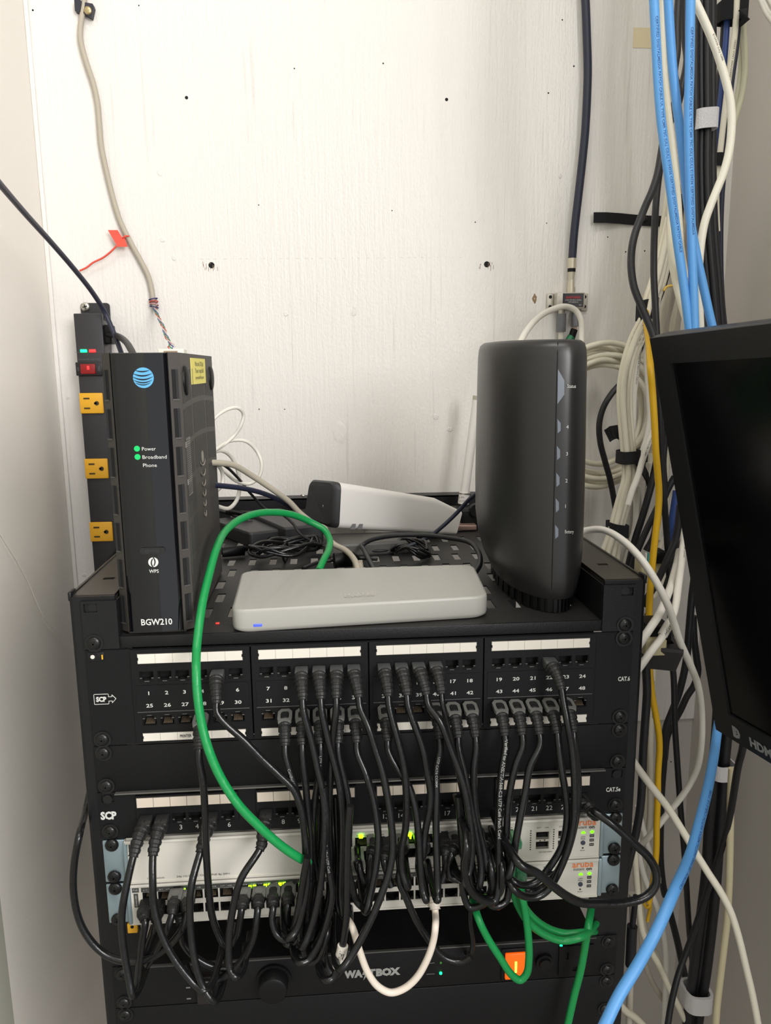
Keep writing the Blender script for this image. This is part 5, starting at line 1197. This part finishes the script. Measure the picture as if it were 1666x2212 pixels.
# whites among the blues
W([(1427, -40), (1429, 0), (1432, 127), (1438, 200), (1445, 260), (1452, 320), (1460, 390), (1464, 430), (1470, 520), (1480, 600)], (.18, .20), .0039, CRM, 'cream cable between the left and middle blue cables')
W([(1452, 420, .25), (1449, 468, .24), (1449, 520, .23), (1455, 580, .22), (1468, 640, .21), (1485, 700, .2), (1505, 780, .19)], 0, .0042, CRM, 'cream cable appearing left of the blue cables near the monitor top')
W([(1490, -30), (1501, 0), (1515, 30), (1530, 63), (1545, 100), (1560, 145), (1571, 185), (1579, 225), (1581, 270), (1575, 330), (1563, 375), (1549, 410), (1535, 445), (1523, 480), (1515, 525), (1511, 570), (1510, 620), (1513, 700), (1518, 790)], (.16, .17), .0041, mat('bright_cream_jacket', (236, 231, 214), .4), 'bright cream cable bowing out to the right above the monitor', sub=8, text=('E154336 (UL) CMR', .05, .0018, INKW, 1.3))
# thick black bundle
GK = 'thick black cables of the bundle behind the monitor'
for i, (dx, dy) in enumerate(((0, 0), (13, .004), (26, .0), (38, .012))):
    W([(1502 + dx, -40), (1501 + dx, 60), (1501 + dx, 160), (1502 + dx, 261), (1501 + dx, 350), (1503 + dx, 440), (1507 + dx, 520), (1514 + dx, 600), (1522 + dx, 700), (1530 + dx, 800), (1540 + dx, 950), (1548 + dx * .7, 1150), (1556 + dx * .6, 1350), (1560 + dx * .6, 1480)], .30 + dy, .0050, CBM, ('leftmost', 'second', 'third', 'rearmost')[i] + ' of the thick black cables held by the white strap', 'cable', 'power_cable', group=GK)
def strap(pxs, Y, w, th, m, label, tail=None, dr=.012):
    """band round a bundle: px left/right and centre line"""
    (xl, yl), (xr, yr) = pxs; a = P(xl, yl, Y); c = P(xr, yr, Y); mid = (a + c) / 2; hx = (c - a) / 2; pts_ = []
    for i in range(25):
        t = 2 * PI * i / 24; ct, st_ = math.cos(t), math.sin(t)
        f = lambda v: math.copysign(abs(v) ** .6, v)
        pts_.append(mid + hx * f(ct) + V((0, dr * f(st_), 0)))
    b = MB(); b.ribbon(pts_, (0, 0, 1), w, th); o = b.build('cable_strap', m); tag(o, label, 'strap')
    if tail: b = MB(); b.ribbon([P(x, y, yy) for x, y, yy in tail], (0, .3, 1), w * .95, th); b.build('strap_tail', m, o)
    return o
strap(((1497, 263), (1545, 259)), .303, .0220, .002, VELW, 'white strap round the thick black cables above the monitor', dr=.013)
# cables at the upper right
for i, (a_, m, r, lbl) in enumerate((([(1594, -30), (1592, 0), (1589, 60), (1583, 110), (1575, 165), (1568, 225), (1561, 285), (1555, 340), (1550, 390), (1548, 430), (1550, 500)], CRM, .0036, 'cream printed cable passing through the black strap at upper right'),
        ([(1600, -30), (1598, 0), (1595, 60), (1590, 110), (1583, 160), (1577, 210), (1572, 280), (1566, 350), (1560, 420), (1557, 520), (1560, 640), (1572, 760)], NAVY, .0034, 'navy cable passing through the black strap at upper right'),
        ([(1572, -30), (1572, 0), (1570, 60), (1566, 120), (1560, 185), (1555, 240), (1550, 290), (1545, 350), (1541, 400), (1540, 470)], ROY, .0036, 'royal blue cable left of the cream printed cable'),
        ([(1566, -30), (1566, 0), (1563, 80), (1556, 160), (1550, 230), (1546, 300), (1546, 380), (1550, 460), (1553, 560), (1560, 700), (1568, 800)], CBM, .0038, 'black cable just left of the royal blue cable'),
        ([(1607, -30), (1606, 0), (1606, 60), (1609, 110), (1609, 160), (1603, 205), (1592, 245), (1580, 290), (1570, 330)], mat('ivory_translucent', (206, 204, 176), .4), .0038, 'ivory cable bulging right below the black strap, outer'),
        ([(1600, -30), (1600, 0), (1601, 60), (1602, 110), (1601, 155), (1595, 200), (1586, 240), (1576, 280)], mat('ivory_translucent', (206, 204, 176), .4), .0036, 'ivory cable bulging right below the black strap, inner'))):
    W(a_, .34 + .006 * i, r, m, lbl, text=('15022 VW1 HAN2202 22AG 6C', .06, .0020, INKW, 1.6) if i == 0 else None)
strap(((1553, 28), (1611, 27)), .352, .0225, .002, VEL, 'black strap wrapped round the cream and navy cables, top right', dr=.011, tail=[(1605, 20, .33), (1610, 35, .33), (1609, 50, .33)])
strap(((1538, 348), (1566, 350)), .345, .0150, .002, VEL, 'small black strap round the royal blue cable above the monitor', dr=.012)
for i, (a_, lbl) in enumerate((([(1640, -20), (1650, 5), (1662, 28), (1690, 55)], 'white wire cutting the top right picture corner, lower'), ([(1650, -25), (1662, 2), (1675, 20), (1700, 40)], 'white wire cutting the top right picture corner, upper'), ([(1636, -20), (1644, 5), (1655, 30), (1680, 62)], 'white wire cutting the top right picture corner, leftmost'))): W(a_, .30, .0024, WHT, lbl, 'wire', 'thin_wire')
# black pair left of the blues
W([(1469, -40), (1466, 0), (1463, 60), (1463, 110), (1457, 160), (1466, 200), (1450, 240), (1438, 280), (1429, 330), (1421, 375), (1410, 410), (1396, 442), (1384, 472), (1372, 505), (1365, 540), (1364, 580), (1370, 620), (1383, 655), (1398, 690), (1410, 720), (1420, 760)], (.30, .20), .0042, CBM, 'black cable bowing left in front of the wall strap', 'cable', 'power_cable', sub=7)
W([(1480, -40), (1478, 20), (1480, 90), (1484, 130), (1474, 185), (1464, 230), (1446, 270), (1433, 320), (1425, 370), (1419, 420), (1415, 480), (1413, 540), (1413, 600), (1416, 660), (1420, 740), (1424, 800)], (.32, .26), .0040, CBM, 'black cable hanging straight in front of the wall strap', 'cable', 'power_cable', sub=7)
W([(1472, 420), (1466, 480), (1452, 540), (1440, 590), (1428, 630), (1408, 680), (1400, 710), (1385, 745), (1372, 780)], (.38, .40), .0050, CBM, 'dark cable slipping behind the yellow tie', 'cable', 'power_cable')
# background grey-white strands above the monitor
for i, (x0, x1, lbl) in enumerate(((1462, 1428, 'pale strand behind the yellow tie, leftmost'), (1474, 1440, 'pale strand behind the yellow tie, second'), (1482, 1452, 'pale strand behind the yellow tie, third'), (1494, 1464, 'pale strand behind the yellow tie, rightmost'))):
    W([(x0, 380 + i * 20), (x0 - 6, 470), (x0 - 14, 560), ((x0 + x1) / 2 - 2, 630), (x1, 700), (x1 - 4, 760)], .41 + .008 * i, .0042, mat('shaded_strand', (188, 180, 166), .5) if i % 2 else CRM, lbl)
W([(1446, 400), (1438, 460), (1428, 520), (1422, 570), (1415, 620), (1400, 660)], .40, .0044, CRM, 'pale cable just right of the wall strap end')
b = MB(); q = [P(x, y, .33) for x, y in ((1434, 628), (1440, 620), (1452, 617), (1462, 616))]; b.tube(smooth(q, 4), .0018, 8); tag(b.build('zip_tie', mat('ochre_tie', (214, 178, 84), .5)), 'ochre tie round the pale strands just above the monitor', 'tie')
# coil of white cable
coil = []
c0 = P(1296, 893, .455)
for i in range(90):
    a = i / 89 * 2 * PI * 7.3 + 1.2; k = i / 89
    rr = .060 + .0042 * (i * 7.3 / 90) + .0040 * math.sin(a * .37)
    coil.append(c0 + V((rr * 1.02 * math.cos(a), .012 * math.sin(a * 1.618) - .006, rr * 1.13 * math.sin(a) + .004 * math.sin(a * .6) - (.010 if math.sin(a) < 0 else 0) * k)))
cable('cable_coil', coil, 0, .0041, CRM, 'round coil of cream cable hanging between the modem and the bundle', 'coiled cable', sub=5)
o = bpy.data.objects['cable_coil']; b = MB(); b.ribbon([P(x, y, yy) for x, y, yy in ((1312, 942, .425), (1322, 935, .42), (1336, 932, .425), (1350, 940, .43))], (.2, 0, 1), .020, .002); b.build('strap', VEL, o)
# white bundle in the middle
GWB = 'cream cables strapped together right of the modem'
for i, (d0, d1, d2, dy) in enumerate(((-13, -10, -14, .0), (-4, -2, -5, -.006), (5, 6, 3, .0), (-8, -6, -9, .010), (12, 11, 10, .006))):
    W([(1452 + d0 * .6, 470), (1438 + d0 * .8, 540), (1424 + d0, 600), (1410 + d0, 645), (1402 + d0, 682), (1380 + d0, 725), (1360 + d1, 775), (1350 + d1, 830), (1349 + d1, 880), (1353 + d1, 930), (1358 + d1, 985), (1360 + d1, 1030), (1352 + d2, 1075), (1341 + d2, 1115), (1332 + d2, 1150), (1322 + d2 * 1.4, 1190), (1312 + d2 * 2, 1240)], .34 + dy, .0040, CRM,
      ('leftmost', 'second', 'third', 'rear', 'rightmost')[i] + ' cream cable of the strapped white bundle beside the modem', group=GWB, text=('CAT6 UTP 23AWG  ETL VERIFIED  CMR 75C', .10, .0018, INKW, 1.3) if i in (0, 2, 4) else None)
strap(((1337, 988), (1377, 984)), .343, .0165, .002, VEL, 'black strap round the cream bundle level with the coil bottom', dr=.017, tail=[(1370, 985, .33), (1384, 1003, .335), (1398, 1030, .345), (1402, 1050, .35)])
strap(((1315, 1140), (1352, 1145)), .343, .0165, .002, VEL, 'black strap round the cream bundle just above the rack corner', dr=.017)
strap(((1380, 672), (1416, 665)), .345, .0250, .003, VEL, 'bulky black strap round the cream bundle by the monitor corner', dr=.012)
# bundle outliers
W([(1356, 560, .30), (1395, 700, .33)][1:] + [(1372, 770, .40), (1352, 815, .41), (1322, 850, .41), (1304, 880, .41), (1295, 915, .41), (1297, 955, .41), (1307, 995, .41), (1318, 1035, .41), (1326, 1075, .41), (1332, 1110, .41)], .41, .0042, CBM, 'black cable bowing left across the cream coil', 'cable', 'power_cable', sub=7)
GWR = None
W([(1398, 720), (1398, 790), (1402, 850), (1404, 905), (1396, 950), (1380, 1000), (1372, 1040), (1375, 1090), (1372, 1140), (1360, 1190), (1350, 1240)], .37, .0040, WHT, 'white cable looping inside the coil side and down behind the bundle')
W([(1382, 740), (1376, 800), (1370, 860), (1368, 920), (1360, 970)], .385, .0038, WHT, 'white printed cable between bundle and coil', text=('MULTICAB 24AWG ABCD', .01, .0020, INKW, 1.4))
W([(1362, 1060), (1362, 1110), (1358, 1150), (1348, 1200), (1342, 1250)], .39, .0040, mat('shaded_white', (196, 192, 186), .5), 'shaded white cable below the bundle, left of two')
W([(1375, 1050), (1380, 1085), (1376, 1130), (1364, 1170), (1350, 1225)], .375, .0040, WHT, 'shaded white cable below the bundle, right of two')
W([(1412, 930), (1400, 960), (1388, 995), (1378, 1030), (1366, 1060), (1357, 1090)], .31, .0040, WHT, 'white printed cable crossing diagonally behind the yellow cable', text=('PLENUM CMP', .01, .0020, INKW, 1.4))
o, _ = W([(1408, 980), (1404, 1020), (1400, 1060), (1396, 1100), (1390, 1125)], .36, .0042, mat('greyed_cream', (200, 194, 178), .5), 'greyish cream cable with a thick sleeve behind the yellow cable')
b = MB(); b.tube([P(1406, 1000, .36), P(1400, 1038, .36)], .0062, 14); b.build('sleeve', mat('sleeve_grey', (186, 180, 168), .5), o)
# black strands behind yellow
GBS = 'dark cables criss-crossing behind the yellow cable'
for px, Y, r, lbl in (
    ([(1424, 960), (1416, 1010), (1404, 1060), (1390, 1110), (1374, 1160), (1362, 1205), (1352, 1250)], .33, .0046, 'dark cable slanting down left to the rack corner, upper'),
    ([(1440, 1060), (1424, 1090), (1404, 1130), (1388, 1165), (1372, 1205), (1360, 1250)], .31, .0042, 'dark cable slanting down left to the rack corner, lower'),
    ([(1458, 1030), (1444, 1055), (1432, 1085), (1420, 1120), (1412, 1160), (1396, 1190)], .36, .0046, 'dark cable emerging from behind the monitor edge'),
    ([(1382, 968), (1394, 990), (1408, 1010)], .42, .0060, 'short dark piece behind the cream bundle strap'),
    ([(1470, 1090), (1466, 1130), (1460, 1165), (1446, 1200), (1430, 1235), (1415, 1265), (1400, 1290), (1392, 1310)], .24, .0044, 'dark cable crossing over the white arc to the rack side'),
    ([(1480, 1130), (1474, 1170), (1462, 1200), (1448, 1240), (1436, 1275)], .29, .0040, 'dark cable right beside the monitor edge'),
    ([(1416, 760), (1422, 820), (1425, 880), (1428, 950), (1431, 1020), (1436, 1090), (1441, 1160), (1445, 1220), (1447, 1280), (1449, 1350), (1452, 1420), (1456, 1471), (1458, 1562), (1463, 1640), (1470, 1740), (1480, 1860), (1486, 1960), (1491, 2031), (1497, 2090)], .27, .0040, 'long dark cable hanging straight down past the bracket'),
    ([(1428, 800), (1434, 880), (1438, 940), (1434, 1000), (1438, 1060)], .35, .0038, 'dark cable hugging the monitor edge behind the yellow one'),
    ([(1500, 1250), (1495, 1290), (1489, 1358), (1483, 1426), (1468, 1494), (1455, 1530), (1440, 1570), (1436, 1600), (1434, 1650), (1430, 1700), (1428, 1752), (1427, 1853), (1434, 1920), (1446, 1965), (1463, 2031), (1478, 2100), (1490, 2150)], .33, .0050, 'dark cable running left below the bracket then down'),
    ([(1498, 1330), (1500, 1380), (1505, 1420), (1508, 1450), (1500, 1480), (1484, 1505), (1470, 1535), (1455, 1562), (1442, 1590), (1436, 1640)], .35, .0048, 'dark cable joining the other at the Y below the bracket'),
    ([(1392, 1340), (1396, 1440), (1398, 1500), (1394, 1560), (1390, 1620), (1388, 1680), (1384, 1740), (1374, 1800), (1362, 1850), (1350, 1900)], .20, .0050, 'dark cable along the rack edge below the bracket')):
    W(px, Y, r, CBM, lbl, 'cable', 'power_cable', group=GBS)
W([(1462, 1060), (1456, 1100), (1450, 1140), (1446, 1175), (1444, 1200)], .32, .0048, ROY, 'royal blue cable glimpsed between dark cables at the monitor edge')
W([(1398, 1470), (1394, 1530), (1390, 1590), (1386, 1650)], .26, .0042, ROY, 'royal blue cable along the rack edge below the bracket')
for i, (a_, lbl) in enumerate((([(1440, 880), (1444, 950), (1440, 1010), (1436, 1050)], 'pale cable glimpsed at the monitor edge, upper'), ([(1448, 1050), (1440, 1080), (1432, 1120), (1420, 1165)], 'pale cable glimpsed between dark cables, middle'), ([(1432, 1160), (1420, 1200), (1414, 1230)], 'pale cable piece above the beige jack'), ([(1462, 1140), (1456, 1180), (1446, 1220), (1430, 1260), (1412, 1290)], 'pale cable glimpsed at the monitor edge, lower'))):
    W(a_, .40, .0044, CRM, lbl)
# yellow
W([(1397, 640, .36), (1396, 690, .32), (1402, 740, .27), (1405, 790), (1410, 850), (1414, 910), (1417, 975), (1421, 1020), (1424, 1065), (1422, 1110), (1417, 1150), (1412, 1195), (1408, 1240), (1404, 1290), (1402, 1340), (1402, 1400), (1404, 1450), (1409, 1500), (1418, 1550), (1424, 1590), (1425, 1620), (1422, 1670), (1421, 1730), (1419, 1780), (1418, 1840), (1412, 1900), (1402, 1950)], .225, .0040, YEL, 'yellow cable running down beside the monitor edge', sub=7)
b = MB(); b.tube(smooth([P(1392, 1952, .24), P(1398, 1960, .235), (P(1405, 1955, .235)), P(1402, 1975, .24), P(1399, 1990, .24)], 4), .0022, 8); tag(b.build('zip_tie', YEL), 'yellow tie end hanging beside the rack below the black loop', 'tie')
# white arc and friends
W([(1240, 1152, .20), (1262, 1147, .20), (1300, 1144, .18), (1341, 1164, .15), (1384, 1206, .12), (1418, 1257, .11), (1442, 1305, .11), (1456, 1345, .12), (1470, 1388, .13), (1492, 1437, .15), (1508, 1480, .17), (1516, 1535, .19), (1516, 1600, .20), (1508, 1655, .21), (1493, 1690, .22), (1472, 1722, .23), (1442, 1759, .24), (1409, 1800, .25), (1385, 1825, .26)], 0, .0040, WHT, 'white cable arching over the rack corner and down in a long S', sub=8)
o, pts = W([(1478, 1140, .26), (1474, 1200, .22), (1467, 1257, .18), (1457, 1320, .15), (1445, 1350, .14), (1428, 1380, .13), (1410, 1403, .12), (1388, 1434, .11), (1366, 1464, .10)], 0, .0042, WHT, 'white cable with a printed sleeve bending into the bracket', text=('PLENUM CMP 23AWG', .02, .0020, INKW, 1.4))
b = MB(); q = [P(1449, 1343, .1385), P(1441, 1356, .1365), P(1431, 1373, .1335)]; b.tube(q, .0054, 16, k=0); b.walltext(path_cut(q, 0, 1, 8), .0054, .001, '1 EXT 24V', .0026, k=1); b.build('sleeve', [mat('clear_sleeve', (206, 202, 190), .3), INKD], o)
W([(1468, 1190, .26), (1463, 1214, .24), (1455, 1245, .21), (1445, 1279, .17), (1422, 1331, .13), (1408, 1352, .12), (1388, 1382, .11), (1368, 1412, .10)], 0, .0044, WHT, 'white cable curving in to the rack side above the bracket')
# keystone jack above the rack corner
kj = thing('keystone_jack', 'beige keystone jack with coloured wire ends beside the rack corner', 'jack', tuple(P(1405, 1210, .27)))
c = P(1404, 1212, .27); b = MB(); b.bbox(c.x - .014, c.x + .016, .262, .285, c.z - .020, c.z + .002, .0015); b.build('body', mat('beige_plastic', (184, 174, 136), .5), kj)
b = MB(); b.bbox(c.x + .003, c.x + .016, .258, .28, c.z - .001, c.z + .015, .0015, k=0); b.build('cap', DARK, kj)
b = MB()
for i, k in enumerate((0, 1, 2, 3)): b.box(c.x - .011 + i * .003, c.x - .009 + i * .003, .258, .262, c.z + .001, c.z + .013, k=k)
b.build('wire_ends', [mat('wire_white', (220, 214, 204), .5), mat('wire_teal', (60, 150, 150), .5), mat('wire_orange', (206, 70, 54), .5), mat('wire_blue2', (80, 120, 180), .5)], kj)
# bracket at rack side
br = thing('wall_box', 'black open box with a flared rim sticking out at the rack right side', 'bracket', tuple(P(1430, 1420, .12)))
rim = [PZ(x, y, -.075) for x, y in ((1392, 1404), (1477, 1412), (1446, 1372), (1392, 1330))]
b = MB(); cc = sum(rim, V()) / 4; n = 4; inn = [cc + (v - cc) * .62 for v in rim]
bot = [cc + (v - cc) * .74 + V((0, 0, -.026)) for v in rim]; top = [v + V((0, 0, .004)) for v in rim]; intop = [v + V((0, 0, .004)) for v in inn]
vs = rim + top + intop + bot + [v + V((0, 0, -.020)) for v in inn]
fs = []
for i in range(4):
    j = (i + 1) % 4; fs += [(i, j, 4 + j, 4 + i), (4 + i, 4 + j, 8 + j, 8 + i), (i, 12 + i, 12 + j, j), (8 + i, 8 + j, 16 + j, 16 + i)]
fs += [(12, 13, 14, 15), (16, 17, 18, 19)]
b.add(vs, fs); b.build('box', mat('dark_grey_plastic', (44, 42, 42), .5), br)
b = MB(); c = PZ(1408, 1392, -.071); b.bbox(c.x - .012, c.x + .012, c.y - .012, c.y + .014, -.080, -.062, .001); b.build('insert', mat('beige_plastic', (184, 174, 136), .5), br)
b = MB(); c = PZ(1418, 1365, -.060); b.bbox(c.x - .012, c.x + .014, c.y - .01, c.y + .03, -.075, -.050, .002); b.build('black_insert', DARK, br)

# lower right: thick black trunk, straps, long whites
for i, dx in enumerate((-12, 0, 12)):
    W([(1566 + dx, 1480), (1560 + dx, 1580), (1554 + dx, 1650), (1550 + dx, 1720), (1543 + dx, 1800), (1538 + dx, 1880), (1530 + dx * 1.1, 1960), (1520 + dx * 1.2, 2040), (1511 + dx * 1.2, 2110), (1502 + dx * 1.1, 2170), (1494 + dx, 2230)], .24 + .008 * (i % 2), .0064, CBM, ('left', 'middle', 'right')[i] + ' thick black cable of the trunk below the monitor', 'cable', 'power_cable', group='trunk of thick black cables below the monitor')
strap(((1537, 1662), (1581, 1658)), .243, .0200, .002, VELW, 'white strap round the black trunk just below the monitor', dr=.016)
strap(((1478, 2152), (1530, 2152)), .243, .0260, .004, VELW, 'thick white padded strap round the black trunk at the picture bottom', dr=.018)
W([(1612, 1560, .10), (1604, 1620, .12), (1595, 1655, .13), (1579, 1752, .16), (1560, 1830, .18), (1530, 1920, .20), (1500, 2010, .21), (1478, 2070, .21), (1463, 2115, .20), (1450, 2170, .19), (1440, 2230, .18)], 0, .0042, CBM, 'dark cable dropping from the monitor underside across the trunk', 'cable', 'power_cable')
W([(1360, 1632, .10), (1381, 1663, .09), (1410, 1702, .08), (1442, 1743, .08), (1475, 1795, .08), (1505, 1845, .08), (1530, 1885, .08), (1556, 1925, .08), (1577, 1965, .08), (1595, 2020, .08), (1612, 2090, .08), (1626, 2150, .08), (1640, 2230, .08)], 0, .0040, mat('bright_cream_jacket', (236, 231, 214), .4), 'bright cream cable crossing diagonally from the rack to the bottom right', sub=7)
W([(1582, 1660), (1579, 1720), (1578, 1780), (1577, 1850), (1575, 1920), (1571, 1990), (1564, 2050), (1557, 2110), (1550, 2170), (1545, 2230)], .17, .0044, mat('yellowed_cream', (214, 204, 170), .45), 'yellowed cream cable hanging right of the black trunk')
GRS = 'pale cables hanging beside the lower right rack edge'
whites = [([(1404, 1440), (1400, 1530), (1398, 1600), (1398, 1680), (1397, 1760), (1390, 1820), (1382, 1870)], .36, 'leftmost printed pale cable beside the rack below the monitor', CRM),
    ([(1412, 1440), (1408, 1530), (1406, 1620), (1407, 1690), (1406, 1760), (1400, 1820), (1392, 1880), (1388, 1930)], .35, 'second printed pale cable beside the rack below the monitor', CRM),
    ([(1372, 1780), (1378, 1830), (1388, 1880), (1402, 1920), (1416, 1950), (1428, 1990), (1437, 2040), (1440, 2090), (1438, 2150), (1434, 2220)], .30, 'pale cable bulging right then hanging to the bottom', WHT),
    ([(1370, 1820), (1374, 1880), (1380, 1950), (1388, 2010), (1404, 2050), (1424, 2085), (1444, 2130), (1464, 2170), (1486, 2215), (1500, 2250)], .24, 'pale cable slanting to the bottom through the middle', CRM),
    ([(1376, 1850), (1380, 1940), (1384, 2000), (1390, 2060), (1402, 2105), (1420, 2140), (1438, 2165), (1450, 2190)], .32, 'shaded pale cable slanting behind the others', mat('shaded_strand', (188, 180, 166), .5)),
    ([(1372, 1900), (1384, 1950), (1392, 2000), (1404, 2040), (1422, 2070), (1430, 2110)], .34, 'short pale cable between the slanting ones', CRM),
    ([(1335, 2165, .1), (1351, 2183, .12), (1370, 2196, .14), (1390, 2215, .16), (1410, 2240, .18)], .2, 'pale cable emerging at the very bottom of the rack edge', CRM),
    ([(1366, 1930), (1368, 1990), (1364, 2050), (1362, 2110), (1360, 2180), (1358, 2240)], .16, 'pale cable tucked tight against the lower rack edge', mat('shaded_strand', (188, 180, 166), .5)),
    ([(1378, 1740), (1392, 1800), (1408, 1850), (1420, 1880), (1432, 1910), (1438, 1950)], .33, 'pale cable curving out under the black loop', WHT)]
for px, Y, lbl, m in whites:
    W(px, Y, .0042, m, lbl, group=GRS, text=('77/T 22 AWG COMM 36 CMR', .02, .0022, INKW, 1.4) if 'printed' in lbl else None)
for i, (a_, lbl) in enumerate((([(1374, 1935), (1368, 1990), (1362, 2040)], 'dark ribbon piece along the lower rack edge, upper'), ([(1366, 2000), (1364, 2040), (1362, 2085)], 'dark ribbon piece along the lower rack edge, lower'))): W(a_, .14, .0062 if i else .0034, CBM, lbl, 'cable', 'power_cable')

# ================================================================== MONITOR
d1 = V((0.18647354, -0.98197393, 0.03090013)); e2 = V((0.23501136, 0.01404501, -0.97189114)); nb = V((0.95393778, 0.18849386, 0.23339405))
TL = V((.2497, .0139, .2600)); H = .38; Wd = .60
MM = Matrix(((d1.x, nb.x, -e2.x, TL.x), (d1.y, nb.y, -e2.y, TL.y), (d1.z, nb.z, -e2.z, TL.z), (0, 0, 0, 1)))  # x = along top edge toward viewer, y = depth, z = up
mo = thing('monitor', 'black flat-panel monitor at the right edge, tilted, screen dark, HDMI mark on bezel', 'monitor', tuple(TL))
FRM = mat('monitor_black_frame', (30, 30, 31), .38); bz = .024
b = MB()
b.bbox(0, Wd, 0, .018, -H, 0, .0025, M=MM, k=0)
b.build('rear_case', FRM, mo)
b = MB(); b.plate(.0012, Wd - .0012, -H + .0012, -.0012, [(bz, Wd - bz, -H + bz * 1.15, -bz)], lambda u, v, d: MM @ V((u, -.0035 + d, v)), .0036); b.build('bezel', FRM, mo)
b = MB(); b.box(bz - .001, Wd - bz + .001, -.0012, -.0002, -H + bz * 1.15 - .001, -bz + .001, M=MM); b.build('screen', mat('dark_screen', (5, 5, 7), .18), mo)
b = MB(); lo = MM @ V((.024, -.0039, -H + .0125))
b.text('HDMI', MM @ V((.0640, -.0039, -H + .0120)), d1, -e2, h=.0085, w=.030, bold=.05)
b.text('D', MM @ V((.0320, -.0039, -H + .0125)), d1, -e2, h=.0100, w=.0100, bold=.07); b.text('P', MM @ V((.0325, -.0040, -H + .0125)), d1, -e2, h=.0060, w=.0045, bold=.03)
b.build('lettering', mat('grey_logo_print', (140, 140, 142), .4), mo)
b = MB(); b.bbox(.22, .38, .018, .05, -.26, -.12, .008, M=MM); b.tube([MM @ V((.30, .05, -.19)), V((XR, (MM @ V((.30, .05, -.19))).y, .16))], .022, 16); b.build('mount_arm', BLK, mo)

# ================================================================== LIGHT, WORLD, CAMERA
def area(name, loc, rot, sx_, sy_, power, col):
    l = bpy.data.lights.new(name, 'AREA'); l.shape = 'RECTANGLE'; l.size = sx_; l.size_y = sy_; l.energy = power; l.color = col
    o = bpy.data.objects.new(name, l); COL.objects.link(o); o.location = loc; o.rotation_euler = rot; return o
area('ceiling_fixture_light', (.0, -.70, 1.70), (math.radians(14), 0, 0), 1.0, .35, 11, (1.0, .98, .955))
o = area('left_wall_fill', (1.25, -2.00, .95), (0, 0, 0), 1.4, 1.2, 82, (1.0, .98, .955))  # unseen fill lamp, added at the right to brighten the left wall
o.rotation_euler = (V((-.25, .4, -.1)) - V((1.25, -2.00, .95))).to_track_quat('-Z', 'Y').to_euler()
w = bpy.data.worlds.new('room'); bpy.context.scene.world = w; w.use_nodes = True
bg = w.node_tree.nodes['Background']; bg.inputs['Color'].default_value = (.94, .96, 1.0, 1); bg.inputs['Strength'].default_value = .98
cam = bpy.data.cameras.new('camera'); co = bpy.data.objects.new('camera', cam); COL.objects.link(co)
cam.sensor_fit = 'VERTICAL'; cam.sensor_height = 24; cam.lens = 24 * F / 2212; cam.clip_start = .01; cam.clip_end = 50
M3 = Matrix((CR, CU, -CW)).transposed(); co.matrix_world = Matrix.Translation(CAM) @ M3.to_4x4()
sc = bpy.context.scene; sc.camera = co
sc.view_settings.view_transform = 'Standard'; sc.view_settings.look = 'None'; sc.view_settings.exposure = -.10; sc.view_settings.gamma = 1
sc.view_settings.use_curve_mapping = False
for src in (P_UP, P_DN, P_SWU, P_SWL):
    if src.parent is None: bpy.data.objects.remove(src)
